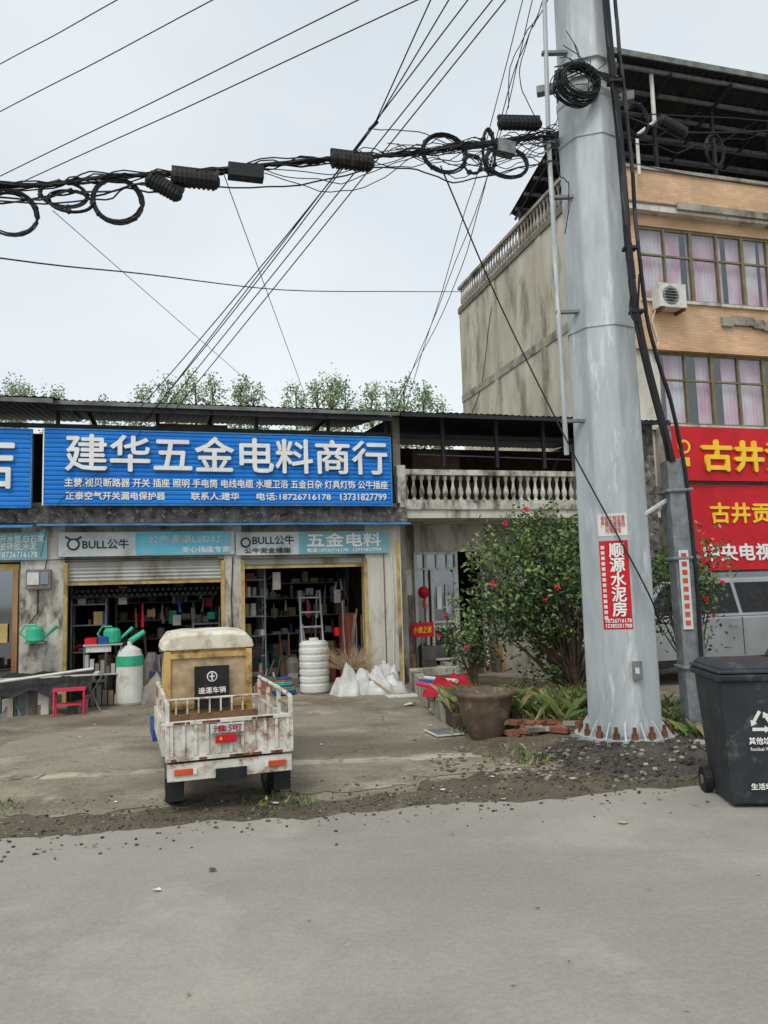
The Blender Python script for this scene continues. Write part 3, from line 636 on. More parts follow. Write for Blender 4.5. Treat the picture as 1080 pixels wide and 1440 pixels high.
for z in (.8,1.9,2.6): b.box(-.14,.14,-.14,.14,z,z+.04,m_galvd)
b.rbox((-.25,0,2.45),(.4,.04,.05),Matrix.Rotation(-.5,3,'Y'),m_galv)
b.obj('post',post,.015)
b=MB(); b.box(-.13,-.03,-.135,-.125,1.2,2.0,m_silver); 
for k in range(9): b.box(-.105,-.055,-.139,-.135,1.24+k*.085,1.29+k*.085,m_orange)
b.obj('sticker',post)
# ================= bin
binn=empty('wheelie_bin',(2.75,6.12,0),R(-6))
b=MB()
def frust(b,w0,d0,w1,d1,z0,z1,m,dy0=0,dy1=0):
    vs=[(-w0/2,-d0/2+dy0,z0),(w0/2,-d0/2+dy0,z0),(w0/2,d0/2+dy0,z0),(-w0/2,d0/2+dy0,z0),(-w1/2,-d1/2+dy1,z1),(w1/2,-d1/2+dy1,z1),(w1/2,d1/2+dy1,z1),(-w1/2,d1/2+dy1,z1)]
    b.add(vs,[(0,3,2,1),(4,5,6,7),(0,1,5,4),(1,2,6,5),(2,3,7,6),(3,0,4,7)],m)
frust(b,.46,.5,.56,.66,.03,.93,m_bin,0,0); frust(b,.62,.72,.62,.74,.93,.985,m_bin); frust(b,.63,.76,.6,.72,.99,1.02,m_bin); frust(b,.58,.70,.5,.6,1.02,1.06,m_bin)
b.obj('body',binn,.02)
b=MB()
for x in (-.27,.27):
    b.tube((x-.03,.24,.1),(x+.03,.24,.1),.1,.1,20,m_black); b.tube((x-.035,.24,.1),(x+.035,.24,.1),.04,.04,12,m_galvd)
b.tube((-.27,.24,.1),(.27,.24,.1),.015,.015,8,m_galvd); b.tube((-.25,.42,.98),(.25,.42,.98),.017,.017,8,m_black)
for x in (-.2,.2): b.box(x-.02,x+.02,.34,.43,.95,1.0,m_black)
b.obj('wheels_and_handle',binn)
b=MB()
def onface(x,z,off=.004): return (x,-(.25+.08*(z-.03)/.9)-off,z)
for k in range(3):
    a=R(90+120*k); a2=R(210+120*k); c=(0,.63); r=.1
    p=(c[0]+r*math.cos(a),c[1]+r*math.sin(a)); q=(c[0]+r*math.cos(a2),c[1]+r*math.sin(a2))
    pa=(p[0]+(q[0]-p[0])*.12,p[1]+(q[1]-p[1])*.12); pb=(p[0]+(q[0]-p[0])*.62,p[1]+(q[1]-p[1])*.62)
    dx,dz=(q[0]-p[0]),(q[1]-p[1]); l=math.hypot(dx,dz); nx,nz=-dz/l*.012,dx/l*.012
    b.poly([onface(pa[0]+nx,pa[1]+nz),onface(pb[0]+nx,pb[1]+nz),onface(pb[0]-nx,pb[1]-nz),onface(pa[0]-nx,pa[1]-nz)],m_letter)
    tip=(p[0]+dx*.85,p[1]+dz*.85); b.poly([onface(pb[0]+2.2*nx,pb[1]+2.2*nz),onface(tip[0],tip[1]),onface(pb[0]-2.2*nx,pb[1]-2.2*nz)],m_letter)
b.obj('recycling_symbol',binn)
text('其他垃圾',0,-.314,.50,.2,.05,m_letter,binn,'lettering',.001,.001); text('Residual Waste',0,-.307,.44,.18,.025,m_letter,binn,'lettering',.001,0); text('生活垃圾',0,-.288,.17,.2,.045,m_letter,binn,'lettering',.001,.001)
# ================= cargo tricycle
tr=empty('cargo_tricycle_truck',(-1.40,6.65,0),R(19))
b=MB()
b.box(-.3,.3,-.3,2.1,.33,.42,m_black); b.tube((-.42,0,.24),(.42,0,.24),.035,.035,8,m_rust)
b.box(-.2,.2,-.1,.3,.2,.36,m_rust)
b.obj('chassis',tr)
def wheel(b,c,r,wd,axis='x'):
    rt=Matrix.Rotation(R(90),3,'Y')
    b.lathe(c,[(r*.6,-wd*.45),(r*.88,-wd/2),(r*.98,-wd*.35),(r,-wd*.1),(r,wd*.1),(r*.98,wd*.35),(r*.88,wd/2),(r*.6,wd*.45)],24,m_black,rot=rt)
    b.lathe(c,[(r*.58,-wd*.46),(r*.58,wd*.46)],16,m_galvd,rot=rt)
b=MB(); wheel(b,(-.40,0,.235),.235,.13); wheel(b,(.40,0,.235),.235,.13); wheel(b,(0,1.9,.235),.235,.11); b.obj('wheels',tr)
b=MB()
b.box(-.48,.48,-.42,1.05,.44,.47,m_trk)
b.box(-.47,.47,-.45,-.425,.45,.69,m_tw)
for i in range(11): x=-.45+i*.09; b.box(x-.012,x+.012,-.468,-.45,.455,.69,m_tw)
b.box(-.49,.49,-.475,-.42,.69,.715,m_tw); b.box(-.49,.49,-.475,-.42,.42,.45,m_tw)
for i in range(9):
    x=random.uniform(-.46,.4); b.box(x,x+random.uniform(.02,.1),-.4775,-.475,.693,.712,m_rust); x=random.uniform(-.46,.4); b.box(x,x+random.uniform(.02,.12),-.4775,-.475,.422,.44,m_rust)
for sx in (-1,1):
    x=.48*sx
    b.box(min(x,x+.02*sx),max(x,x+.02*sx),-.42,1.05,.45,.66,m_tw)
    for i in range(13): y=-.38+i*.115; b.box(x+(.02*sx if sx>0 else -.035),x+(.035 if sx>0 else -.02),y,y+.03,.45,.66,m_tw)
    for y in (-.44,.05,.55,1.03): b.box(x-.016,x+.016,y-.016,y+.016,.42,.85,m_tw)
    b.tube((x,-.44,.85),(x,.05,.865),.017,.017,8,m_tw); b.tube((x,.05,.865),(x,1.03,.87),.017,.017,8,m_tw); b.tube((x,-.44,.76),(x,1.03,.765),.01,.01,8,m_trk)
    b.rbox((x,-.36,.78),(.02,.012,.2),Matrix.Rotation(R(45),3,'X'),m_tw)
b.box(-.48,.48,1.03,1.05,.45,.56,m_trk); b.tube((-.48,1.03,.70),(.48,1.03,.70),.012,.012,8,m_tw)
for i in range(9): x=-.42+i*.105; b.box(x-.008,x+.008,1.02,1.04,.56,.70,m_tw)
for i in range(12): x=random.uniform(-.4,.4); y=random.uniform(-.3,.9); b.box(x,x+random.uniform(.03,.12),y,y+random.uniform(.03,.2),.47,.47+random.uniform(.01,.05),random.choice([m_trk,m_stain,m_wood,m_dk]))
b.obj('cargo_bed',tr,.003)
b=MB()
b.box(-.48,.48,-.46,-.42,.27,.40,m_tw); b.box(-.43,-.29,-.475,-.46,.315,.36,m_orange); b.box(.29,.43,-.475,-.46,.315,.36,m_orange); b.box(-.29,-.26,-.476,-.46,.315,.36,m_ac); b.box(.26,.29,-.476,-.46,.315,.36,m_ac)
b.box(-.12,.12,-.48,-.46,.25,.34,m_black); b.box(-.12,.04,-.49,-.47,.535,.595,m_red); b.box(-.16,.1,-.485,-.469,.61,.68,m_silver)
for x in (-.42,.42): b.box(x-.07,x+.07,-.36,-.35,.1,.28,m_black)
b.obj('rear_bar_and_lamps',tr,.003)
text('淮河',-.03,-.488,.645,.22,.05,m_redc,tr,'lettering',.001,.001); text('★',-.08,-.492,.57,.03,.03,m_gold,tr,'lettering',.001,0)
b=MB()
sec=lambda w,zt:[(-w,.42),(-w,zt-.3),(-w*.96,zt-.14),(-w*.8,zt-.03),(-w*.5,zt),(w*.5,zt),(w*.8,zt-.03),(w*.96,zt-.14),(w,zt-.3),(w,.42)]
def loft(b,secs,m):
    n=len(secs[0][1]); vs=[]
    for y,s_ in secs: vs+=[(p[0],y,p[1]) for p in s_]
    fs=[tuple(range(n))]+[tuple(range((len(secs)-1)*n+n-1,(len(secs)-1)*n-1,-1))]
    for k in range(len(secs)-1):
        for i in range(n): fs.append((k*n+(i+1)%n,k*n+i,(k+1)*n+i,(k+1)*n+(i+1)%n))
    b.add(vs,fs,m)
loft(b,[(1.12,sec(.41,1.27)),(1.5,sec(.42,1.27)),(1.9,sec(.40,1.18)),(2.1,sec(.36,.95))],m_tan)
b.obj('cab',tr,.01,False)
b=MB()
rs=lambda w,z0,zt:[(-w,z0),(-w*.97,z0+.06),(-w*.82,zt-.02),(-w*.5,zt),(w*.5,zt),(w*.82,zt-.02),(w*.97,z0+.06),(w,z0)]
loft(b,[(1.08,rs(.43,1.16,1.30)),(1.14,rs(.45,1.17,1.33)),(1.6,rs(.45,1.18,1.35)),(1.98,rs(.42,1.10,1.25))],m_cabw)
b.obj('cab_roof',tr,.008)
b=MB(); b.box(-.42,-.36,1.085,1.12,.5,1.15,m_tan); b.box(.36,.42,1.085,1.12,.5,1.15,m_tan); b.box(-.36,.36,1.085,1.12,1.08,1.13,m_tan); b.box(-.36,.36,1.085,1.12,.6,.66,m_tan); b.box(-.36,.36,1.11,1.118,.66,1.08,m_straw)
b.box(-.14,.19,1.04,1.075,.60,1.0,m_black); b.tube((0.025,1.04,.90),(0.025,1.036,.90),.05,.05,20,m_letter); b.tube((0.025,1.037,.90),(0.025,1.033,.90),.04,.04,20,m_black); b.box(.0,.05,1.03,1.033,.895,.907,m_letter); b.box(.018,.032,1.03,1.033,.865,.935,m_letter)
b.obj('cab_back_panel',tr,.006); text('達運车辆',.025,1.036,.77,.26,.06,m_letter,tr,'lettering',.001,.001)
b=MB(); b.box(-.52,-.42,1.2,1.9,.3,.45,m_bluep); b.box(-.50,-.42,-.2,.25,.40,.44,m_bluep); b.tube((.42,1.6,1.0),(.55,1.6,1.05),.01,.01,6,m_black); b.box(.53,.6,1.58,1.6,1.0,1.12,m_black); b.obj('fenders_and_mirror',tr,.02)
# ================= minivan
car=empty('parked_minivan',F(5.0,-1.6,0),A)
b=MB()
body=[(-2.2,.3),(-2.22,.75),(-2.05,.98),(-1.35,1.1),(1.9,1.1),(2.15,.95),(2.2,.3)]
b.prism(body,'y',-.82,.82,m_car)
g=[(-1.45,-.8,1.1),(1.98,-.8,1.1),(1.98,.8,1.1),(-1.45,.8,1.1),(-.7,-.66,1.74),(1.65,-.66,1.76),(1.65,.66,1.76),(-.7,.66,1.74)]
b.add(g,[(4,5,6,7),(0,1,5,4),(1,2,6,5),(2,3,7,6),(3,0,4,7)],m_car)
b.obj('body',car,.04)
b=MB()
def gp(x,t): return (x,-.8+.14*t-.012,1.1+.64*t)
for x0,x1,a0,a1 in ((-1.2,-.35,-.68,-.35),(-.27,.65,-.27,.6),(.73,1.75,.68,1.5)):
    b.poly([gp(x0,.08),gp(x1,.08),gp(a1,.88),gp(a0,.88)],m_black)
b.poly([(-1.46,-.7,1.13),(-1.46,.7,1.13),(-.76,.6,1.71),(-.76,-.6,1.71)],m_black)
b.box(-2.21,2.2,-.835,-.82,.3,.42,m_black); b.box(-2.24,-2.2,-.7,-.4,.7,.85,m_ac)
for x in (-.31,.69): b.box(x-.005,x+.005,-.826,-.82,.45,1.08,m_black)
for x in (.5,-.5): b.box(x-.07,x+.07,-.84,-.82,.92,.95,m_galvd)
b.obj('windows_and_trim',car)
b=MB(); b.T=Matrix.Rotation(R(90),4,'Z')
for x in (-1.4,1.35):
    for y in (-.76,.76): wheel(b,(y,-x,.3),.3,.18)
b.obj('wheels',car)
# ================= vegetation
def leaf(b,p,L_,W_,m):
    d=Vector((random.gauss(0,1),random.gauss(0,1),random.gauss(.1,.8))).normalized(); s_=d.cross(Vector((random.gauss(0,1),random.gauss(0,1),random.gauss(0,1)))).normalized()
    n_=d.cross(s_); p=Vector(p)
    b.add([tuple(p),tuple(p+d*L_*.5+s_*W_+n_*W_*.3),tuple(p+d*L_),tuple(p+d*L_*.5-s_*W_+n_*W_*.3)],[(0,1,2,3)],m)
def bush(name,base,cen,rad,nclump,nleaf,seed,flowers=14):
    random.seed(seed); e=empty(name,(0,0,0)); b=MB(); lb=MB()
    base=Vector(base); cen=Vector(cen)
    for i in range(nclump):
        u=Vector((random.gauss(0,1),random.gauss(0,1),random.gauss(0,1))).normalized(); r=random.random()**.45
        if random.random()<.22: r*=1.25
        c=cen+Vector((u.x*rad[0]*r,u.y*rad[1]*r,u.z*rad[2]*r)); cs=random.uniform(.055,.145)
        mid=base.lerp(c,.45)+Vector((random.uniform(-.08,.08),random.uniform(-.08,.08),.1))
        if i%2==0: b.tube(base+Vector((0,0,random.uniform(0,.35))),mid,.018,.011,5,m_bark,False); b.tube(mid,c,.011,.004,5,m_bark,False)
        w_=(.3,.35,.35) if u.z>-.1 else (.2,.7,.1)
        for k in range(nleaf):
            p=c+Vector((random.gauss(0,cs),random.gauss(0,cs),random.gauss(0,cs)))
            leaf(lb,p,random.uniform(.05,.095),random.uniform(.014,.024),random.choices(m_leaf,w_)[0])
    b.tube(base-Vector((0,0,.1)),base+Vector((.01,0,.4)),.05,.035,8,m_bark)
    b.obj('trunk_and_limbs',e); lb.obj('foliage',e)
    f=MB()
    for i in range(flowers):
        u=Vector((random.gauss(0,1),-abs(random.gauss(0,1)),random.gauss(0,.8))).normalized(); c=cen+Vector((u.x*rad[0],u.y*rad[1],u.z*rad[2]))*1.02
        for k in range(9): leaf(f,c,.045,.022,m_flower)
    f.obj('blossoms',e); return e
bush('camellia_bush',(2.3,9.7,.2),(1.95,9.85,1.72),(.84,.7,.94),155,54,11,10)
bush('camellia_bush',(1.25,11.5,.2),(1.15,11.5,.95),(.42,.4,.5),26,42,15,7)
bush('camellia_bush',(3.9,9.9,.1),(3.75,9.9,1.7),(.48,.5,.65),42,50,17,12)
def grass(name,spots,n,h,seed):
    random.seed(seed); b=MB()
    for i in range(n):
        sx,sy,r,z=random.choice(spots); a=random.uniform(0,6.28); q=r*random.random(); x=sx+q*math.cos(a); y=sy+q*math.sin(a)
        if noise.noise(Vector((x*4,y*4,seed)))<-.1: continue
        hh=h*random.uniform(.3,1.3); dx=random.gauss(0,.5)*hh; dy=random.gauss(0,.5)*hh; t=random.uniform(0,3.14); wx=math.cos(t)*.005; wy=math.sin(t)*.005
        b.add([(x-wx,y-wy,z),(x+wx,y+wy,z),(x+dx*.5+wx*.7,y+dy*.5+wy*.7,z+hh*.7),(x+dx,y+dy,z+hh*.9)],[(0,1,2,3)],random.choice([m_grass,m_grass,m_leaf[0],m_leaf[1],m_straw,m_leaf[2]]))
        if random.random()<.25: leaf(b,(x+dx,y+dy,z+hh*.6),.05,.015,random.choice(m_leaf))
    return b.obj(name)
pl=empty('raised_planter',(0,0,0)); b=MB()
bed=[(.75,9.35),(1.35,8.85),(2.0,8.75),(2.5,8.95),(2.9,10),(2.9,12.4),(1.2,13.9),(.42,13.7)]
b.prism(bed,'z',0,.2,m_soil); b.obj('soil',pl)
b=MB()
def wallseg(p,q,h,t,m):
    p=Vector(p+(0,));q=Vector(q+(0,)); d=(q-p).normalized(); n_=Vector((-d.y,d.x,0))*t/2
    b.prism([tuple((p+n_)[:2]),tuple((p-n_)[:2]),tuple((q-n_)[:2]),tuple((q+n_)[:2])],'z',0,h,m)
wallseg((.42,13.75),(.72,10.0),.33,.14,m_grime); wallseg((.38,13.8),(1.4,14.05),.33,.14,m_grime)
b.obj('low_wall',pl,.01)
b=MB(); random.seed(4)
for i in range(75):
    t=random.random(); x=1.35+t*.85+random.uniform(-.08,.08); y=8.72+random.uniform(-.16,.12); z=random.choice([.05,.09,.15])+(0 if random.random()<.6 else .04)
    b.rbox((x,y,z),(.2*random.uniform(.5,1),.1,.055),Matrix.Rotation(random.uniform(-.9,.9),3,'Z')@Matrix.Rotation(random.uniform(-.3,.3),3,'X'),m_rbrick if random.random()<.65 else m_conc)
b.obj('brick_edging',pl,.005)
heap('asphalt_dirt_mound',(2.7,7.95,-.02),1.55,1.1,.15,m_dark,60,21,1.2,.25,3)
heap('soil_mound',(1.6,8.3,-.02),1.0,.6,.12,m_verge,50,22,1.0,.25,3)
heap('sand_pile',(3.05,7.75,.06),.22,.15,.08,m_conc,24,23,1.0,.3)
random.seed(77); b=MB()
for i in range(1100):
    a=random.uniform(0,6.28); q=random.random()**.6; x=2.2+1.9*q*math.cos(a); y=7.8+1.05*q*math.sin(a); r_=random.uniform(.006,.022)
    d=math.hypot((x-2.7)/1.55,(y-7.95)/1.1); z=max(0,.13*(1-d**2.4)) if d<1 else 0
    b.rbox((x,y,z+r_*.3),(r_*2,r_*1.5,r_),Matrix.Rotation(random.uniform(0,3),3,'Z')@Matrix.Rotation(random.uniform(-.6,.6),3,'X'),random.choice([m_dark,m_conc,m_verge,m_dark]))
for i in range(1100):
    x=random.uniform(-4.5,3.2); y=redge(x)+.3+random.gauss(0,.35); r_=random.uniform(.003,.012)
    b.rbox((x,y,.008+r_*.3),(r_*2,r_*1.5,r_),Matrix.Rotation(random.uniform(0,3),3,'Z'),random.choice([m_conc,m_verge,m_verge,m_dark]))
b.obj('gravel')
grass('grass_tufts',[(1.9,9.1,.5,.2),(2.1,9.3,.5,.2),(1.5,9.2,.35,.2),(2.4,9.2,.5,.2),(3.0,8.4,.25,.06),(3.25,8.1,.2,.03),(2.95,8.9,.4,.1),(1.0,9.7,.3,.2)],6000,.27,31)
grass('weeds',[(-.95,6.35,.25,.01),(-.75,6.4,.15,.01),(1.5,7.75,.4,.02),(1.3,8.15,.25,.05),(.7,10.5,.2,.2),(1.0,12,.5,.2),(2.0,12,.7,.2),(1.2,7.6,.3,.01),(-3.3,6.5,.3,.0),(.9,9.1,.3,.02)],1100,.07,32)
pot=empty('ceramic_planter_pot',(1.07,8.9,0)); b=MB(); b.lathe((0,0,0),[(.17,.0),(.18,.02),(.25,.18),(.30,.38),(.31,.46),(.345,.49),(.345,.525),(.315,.535),(.29,.50),(.28,.45),(.01,.44)],32,m_pot); b.obj('pot',pot,smooth=True)
heap('red_cloth_bundle',(.83,10.6,.3),.34,.24,.2,m_redc,40,41,1.3,.45,7,1.4)
b=MB(); b.tube((.45,11.2,.38),(.85,10.5,.4),.05,.05,8,m_bluep); b.tube((.4,11.1,.38),(.8,10.4,.36),.035,.035,8,m_pink); b.tube((.52,11.2,.44),(.9,10.5,.46),.03,.03,8,m_ac); b.obj('rolled_umbrella')
# distant trees
random.seed(5)
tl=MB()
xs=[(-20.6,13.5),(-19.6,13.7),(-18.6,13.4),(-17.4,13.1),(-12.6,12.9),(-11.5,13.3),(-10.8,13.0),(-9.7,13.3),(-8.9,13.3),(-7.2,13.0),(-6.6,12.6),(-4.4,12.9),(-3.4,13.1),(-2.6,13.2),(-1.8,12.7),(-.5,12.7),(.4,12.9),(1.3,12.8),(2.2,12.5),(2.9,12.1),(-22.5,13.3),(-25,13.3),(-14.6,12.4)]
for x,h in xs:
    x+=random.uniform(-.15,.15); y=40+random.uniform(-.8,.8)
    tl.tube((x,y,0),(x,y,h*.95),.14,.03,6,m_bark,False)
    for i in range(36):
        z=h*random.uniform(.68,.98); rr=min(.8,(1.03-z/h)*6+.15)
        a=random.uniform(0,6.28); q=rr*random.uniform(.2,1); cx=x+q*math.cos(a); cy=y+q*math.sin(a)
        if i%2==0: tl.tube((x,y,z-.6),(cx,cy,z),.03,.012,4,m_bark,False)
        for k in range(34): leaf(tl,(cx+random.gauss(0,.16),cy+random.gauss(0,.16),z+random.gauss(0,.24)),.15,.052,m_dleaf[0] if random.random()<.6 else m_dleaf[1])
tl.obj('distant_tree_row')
# litter
random.seed(9); b=MB()
def scrap(x,y,s_,m,z=.014):
    a=random.uniform(0,6.28); pts=[]; st=random.uniform(.3,1)
    for k in range(6): t=a+k*1.047; r=s_*random.uniform(.5,1); pts.append((x+r*math.cos(t),y+r*math.sin(t)*st,z+random.uniform(0,s_*.3)))
    b.poly(pts,m)
for i in range(220): scrap(random.uniform(-4,2.2),random.uniform(6.3,13),random.uniform(.01,.04),random.choice([m_straw,m_ac,m_rbrick,m_conc,m_wood,m_straw,m_bark]))
for i in range(60): scrap(random.uniform(.2,2.2),random.uniform(6.9,8.2),random.uniform(.01,.03),random.choice([m_straw,m_wood,m_rbrick,m_bark,m_ac]))
for i in range(20): scrap(random.uniform(-2.5,3),random.uniform(2.8,6),random.uniform(.006,.02),random.choice([m_straw,m_wood,m_straw,m_bark]))
scrap(-1.35,4.6,.035,m_ac); scrap(.62,11,.12,m_ac); scrap(.3,11.6,.14,m_ac); scrap(1.0,8.0,.05,m_ac); scrap(1.6,5.6,.05,m_straw); scrap(-1.1,4.9,.035,m_bark)
b.rbox((1.05,8.15,.03),(.35,.02,.02),Matrix.Rotation(.6,3,'Z'),m_wood); b.rbox((.2,12.6,.02),(.5,.3,.02),Matrix.Rotation(.2,3,'Z'),m_ac)
b.obj('litter')
b=MB(); b.T=Matrix.Translation((.62,9.25,.02))@Matrix.Rotation(.3,4,'Z'); b.box(-.17,.17,-.22,.22,0,.015,m_ac); b.box(-.15,.15,-.2,.2,.015,.019,m_galvd); b.obj('discarded_panel')
# ================= overhead cables
random.seed(21)
def cr(pts,n=8):
    P=[Vector(p) for p in pts]; P=[P[0]*2-P[1]]+P+[P[-1]*2-P[-2]]; out=[]
    for i in range(1,len(P)-2):
        for k in range(n):
            t=k/n; a,b_,c,d=P[i-1:i+3]
            out.append(.5*((2*b_)+(c-a)*t+(2*a-5*b_+4*c-d)*t*t+(3*b_-a-3*c+d)*t**3))
    out.append(P[-2]); return out
def strand(b,pts,r,n=8,m=None,wob=0,sag=0):
    q=cr(pts,n); N_=len(q); o=random.uniform(0,99); out=[]
    for i,p in enumerate(q):
        t=i/(N_-1); out.append(p+Vector((0,wob*noise.noise(Vector((i*.35,o,0))),wob*noise.noise(Vector((i*.35,o,5)))-sag*4*t*(1-t))))
    b.path(out,r,5,m or m_cable)
sd=Vector((-.9636,-.2672,0))
bun=[(-9.0,5.0,5.05),(-6.0,5.85,5.15),(-3.35,6.59,5.38),(-2.6,6.8,5.55),(-1.87,7.0,5.69),(-1.22,7.18,5.84),(-.22,7.46,6.06),(.56,7.67,6.24),(1.34,7.89,6.45),(2.05,8.09,6.63)]
b=MB()
for k in range(3): strand(b,bun,.014,8,wob=.03)
for k in range(7): strand(b,bun,.007,8,wob=.09)
for k in range(2): strand(b,[(p[0],p[1],p[2]-.12) for p in bun[:5]]+bun[5:],.009,8,wob=.08)
strand(b,[(-9,5,4.95),(-3.35,6.59,5.22),(-2.18,6.91,5.52),(-.89,7.27,5.68),(.25,7.59,6.02),(.93,7.77,5.95),(1.98,8.07,6.35)],.008,8,wob=.06)
for k in range(16):
    s0=Vector(bun[-1])+sd*random.uniform(1.2,2.6)+Vector((0,0,-.55)); e0=Vector(bun[-1])+Vector((0,0,random.uniform(-.35,.15)))
    mid=(s0+e0)/2+Vector((0,0,random.uniform(-.3,.14))); s0.z=6.63-(s0-e0).length*.21
    strand(b,[s0,mid,e0],.005,10,wob=.14)
for k in range(3):
    s0=Vector(bun[5]);e0=Vector(bun[7]); strand(b,[s0,(s0+e0)/2+Vector((0,0,-.15-.1*k)),e0],.005,8,wob=.05)
cab=empty('overhead_cable_bundle'); b.obj('strands',cab)
def coil(name,c,rx,rz,turns,r=.006,tail=.25,parent=None,nv=None,ty=.04):
    b=MB(); c=Vector(c); ax=Vector((.9636,.2672,0)); az=Vector((0,0,1)); ay=Vector((-.2672,.9636,0))
    pts=[]
    ph_=random.uniform(0,6)
    for i in range(turns*22):
        a=2*math.pi*i/22; k=i//22; n_=1+.06*noise.noise(Vector((i*.11,ph_,0)))+.05*math.sin(ph_+k*2.1)
        pts.append(c+ax*(rx*n_*math.cos(a)+.01*math.sin(k*3))+az*(rz*n_*math.sin(a)+.01*math.cos(k*5))+ay*(ty*noise.noise(Vector((i*.05,ph_,9)))))
    b.path(pts,r,5,m_cable)
    for k in range(4): a=ph_+k*1.6; q=c+ax*rx*math.cos(a)+az*rz*math.sin(a); b.tube(q-ax*.02-az*.01,q+ax*.02+az*.01,.022,.022,6,m_cable)
    return b.obj(name,parent)
for i,(c,rx,rz,t) in enumerate([((-3.26,6.61,5.13),.22,.2,9),((-2.84,6.73,5.36),.2,.12,8),((-2.78,6.74,5.30),.19,.1,5),((-2.39,6.86,5.35),.22,.21,12),((.75,7.73,6.24),.24,.21,12),((1.24,7.87,6.33),.07,.25,9),((1.43,7.9,6.22),.24,.17,9),((1.05,7.8,6.15),.1,.1,4)]):
    coil('cable_coil',c,rx,rz,t,.0065,parent=cab)
def closure(c,L_,r,tilt=0,m=m_black,box=False):
    b=MB(); T=Matrix.Translation(c)@Matrix.Rotation(A,4,'Z')@Matrix.Rotation(tilt,4,'Y'); b.T=T
    if box: b.box(-L_/2,L_/2,-.06,.06,-r,r,m)
    else:
        k=9; pr=[(r*.4,-L_/2-.03)]
        for i in range(k): z=-L_/2+L_*i/k; pr+=[(r,z),(r,z+L_/k*.55),(r*.86,z+L_/k*.6),(r*.86,z+L_/k*.95)]
        pr+=[(r*.4,L_/2+.03)]
        b.T=T@Matrix.Rotation(R(90),4,'Y'); b.lathe((0,0,0),pr,10,m)
        b.T=T; b.box(-L_/2-.02,L_/2+.02,-.02,.02,r*.7,r*1.3,m)
    b.obj('splice_closure',cab)
closure((-1.99,6.96,5.52),.3,.07,.45); closure((-1.71,7.04,5.64),.4,.085); closure((-1.25,7.17,5.77),.34,.065,0,m_black,True); closure((-.22,7.46,6.02),.4,.085); closure((1.6,7.94,6.68),.46,.07,-.12); closure((1.42,7.91,6.38),.2,.07,.1,m_galvd,True)
b=MB()
def ext(p,q,a,c): p=Vector(p);q=Vector(q); return [p+(p-q)*a,p,(p+q)/2-Vector((0,0,.02)),q,q+(q-p)*c]
for p,q in [((-6.66,13,11.32),(-3.86,11,10.83)),((-6.64,13,10.41),(-2.28,10.5,10.37)),((-6.62,13,9.19),(-.13,9.5,9.48)),((-6.05,13,9.15),(.64,9.3,9.29))]:
    b.path(cr(ext(p,q,2,1),6),.009,5,m_cable)
b.obj('power_lines')
b=MB()
def up(p,q,k=.5): p=Vector(p);q=Vector(q); return tuple(p+(p-q)*k)
J=(.01,8.4,6.99)
for tx,bt in [(1.38,F(-3.74,-.2,4.7)),(1.24,F(-3.92,-.2,4.7)),(.98,F(-4.1,-.2,4.65))]:
    t_=(tx,7.5,7.78); strand(b,[up(t_,bt),t_,bt],.008,10,sag=.06)
for tx,bt in [(.83,F(-4.17,-.2,4.6)),(.64,F(-4.5,-.2,4.5))]:
    t_=(tx,7.5,7.79); strand(b,[up(t_,J),t_,J],.008,6); strand(b,[J,bt],.008,8,sag=.08)
b.tube((-.04,8.4,6.95),(.06,8.4,7.05),.02,.02,6,m_cable)
strand(b,[J,(.5,7.9,6.6),(.9,7.78,6.35)],.006,6,wob=.05)
for pts_ in ([(1.90,8.3,8.42),(1.48,10,7.10),F(.4,0,5.05)],[(1.78,8.3,8.42),(1.34,10,7.10),F(.55,0,5.05)],[(2.02,8.3,8.42),(1.56,8.3,7.29),(1.15,11,6.14),F(.25,0,5.0)],[(2.0,8.2,8.4),(1.7,8.3,7.5),(1.9,8.2,6.8)],[(2.1,8.1,8.4),(1.6,8.1,7.6),(1.5,8.0,6.9)]):
    p0=pts_[0]; strand(b,[up(p0,pts_[1],.8)]+list(pts_),.006,10,wob=.08)
strand(b,[(.7,7.72,6.1),(1.31,8.2,4.82),(1.955,8.0,3.14),(2.59,7.85,1.68),(2.75,7.95,1.3)],.009,8)
strand(b,[(-2.93,6.71,5.2),F(-1.96,-.3,5.03)],.004,8,m_galvd); strand(b,[(-1.46,7.11,5.75),F(-1.26,.5,5.45)],.005,8)
strand(b,[(-9,8,6.3),(-5.06,10,6.29),(-4.09,13,7.32),(-2.11,17,8.58),(.58,21,10.07),(2.84,25,11.6)],.012,6)
strand(b,[F(6.0,8,10.5),F(6.0,9,8.4),F(6.0,10,7.5)],.01,6,wob=.1)
strand(b,[F(-4.1,-.25,4.6),F(-4.6,-.3,3.9),F(-5.4,-.3,3.3),F(-5.7,-.2,2.4)],.006,8,wob=.05)
b.obj('service_drop_wires')
b=MB()
c1=[(2.58,7.97,11.5),(2.62,7.95,8.11),(2.66,7.9,6.41),(2.70,7.85,4.49),(3.0,7.95,2.92)]
strand(b,c1,.042,10); strand(b,[(p[0]+.1,p[1]-.01,p[2]) for p in c1[:-1]]+[(3.12,7.93,2.85),(3.15,7.9,.1)],.022,10,wob=.03); strand(b,[(p[0]-.03,p[1]-.05,p[2]) for p in c1[:-1]]+[(2.95,7.9,2.9)],.012,10,wob=.08)
for p in ((2.68,7.87,5.2),(2.70,7.85,4.5),(2.64,7.9,7.1)): b.rbox(p,(.14,.1,.03),Matrix.Rotation(0,3,'Z'),m_black)
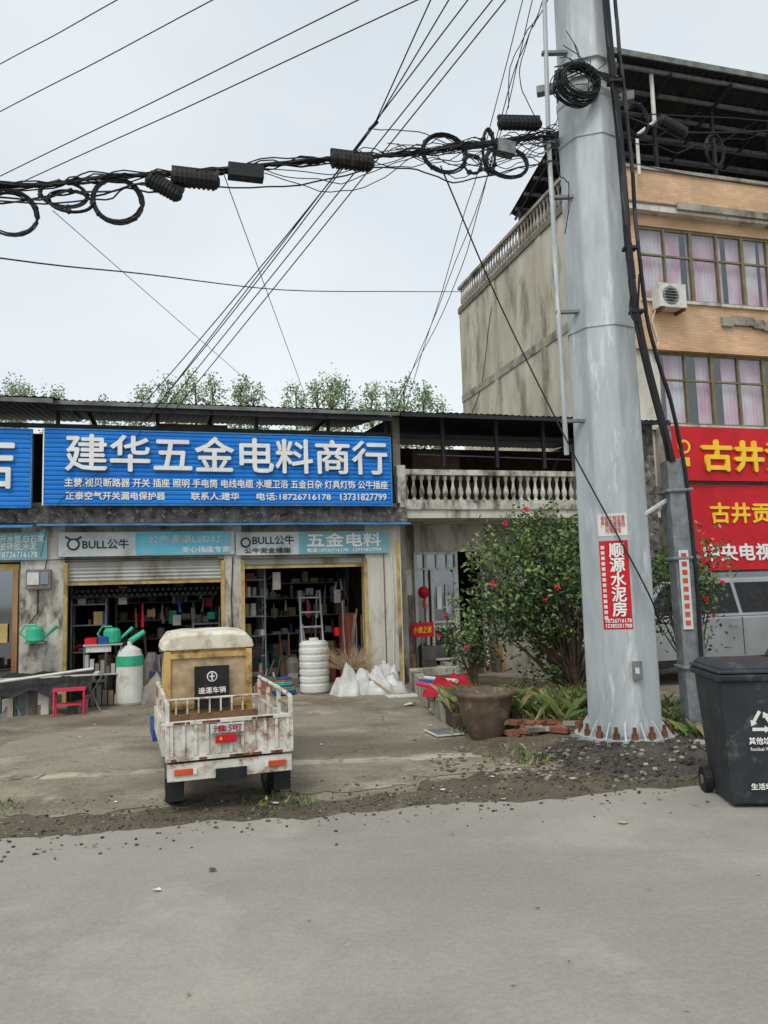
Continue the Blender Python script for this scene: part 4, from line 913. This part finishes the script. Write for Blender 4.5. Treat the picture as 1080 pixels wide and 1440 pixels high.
strand(b,[(2.66,7.85,4.7),(2.62,7.8,4.5),(2.68,7.8,4.4),(2.75,7.83,4.9)],.012,6)
strand(b,[(2.0,8.05,6.6),(2.0,8.0,6.2),(2.1,7.95,5.9),(2.05,8.05,5.4)],.006,8,wob=.1)
b.obj('black_conduit_cables')
b=MB(); b.path([(1.98,8.1,11),(1.98,8.1,8.25),(1.94,8.1,6.56),(1.95,8.1,3.05)],.026,8,m_galv)
for z in (7.6,5.9,4.6,3.4): b.box(1.92,2.2,8.08,8.14,z,z+.03,m_galvd)
b.obj('galvanised_conduit_pipe')
b=MB()
strand(b,[(2.4,8.1,6.9),(2.88,8.3,6.99),(4.87,9,7.3),(7,9.7,7.6)],.008,8,wob=.03); strand(b,[(2.4,8.1,6.5),(3.0,8.3,6.37),(4.80,9,6.45),(7,9.7,6.6)],.006,8,wob=.03); strand(b,[(2.4,8.1,7.0),(3.48,8.5,6.9),(5,9,7.15),(7,9.7,7.5)],.012,8,wob=.06); strand(b,[(2.4,8.1,6.8),(3.3,8.4,6.6),(4.2,8.8,6.95),(5,9,7.1)],.006,8,wob=.08)
b.obj('right_cable_run')
for c,rx,rz,t in [((4.07,8.75,6.78),.12,.2,8),((3.02,8.35,6.94),.15,.2,7)]: coil('cable_coil',c,rx,rz,t,.007,parent=cab)
closure((3.48,8.5,6.93),.34,.07,.35)
for k in range(3): coil('cable_coil',(2.2+.03*k,7.84-.02*k,7.03+.02*k),.25-.02*k,.22-.03*k,9,.006,parent=cab,ty=.12)
b=MB()
for k in range(14):
    a=random.uniform(0,6.28); p=Vector((2.2+.2*math.cos(a),7.85,7.03+.18*math.sin(a))); q=p+Vector((random.uniform(-.35,.35),-.05,random.uniform(.0,.45)))
    strand(b,[p,(p+q)/2+Vector((random.uniform(-.1,.1),-.05,random.uniform(-.1,.1))),q],.005,6)
for k in range(5): strand(b,[(2.0,7.9,7.1+.05*k),(2.35,7.84,7.2+.02*k),(2.7,7.9,7.15-.06*k)],.008,6)
b.obj('pole_cable_tangle')
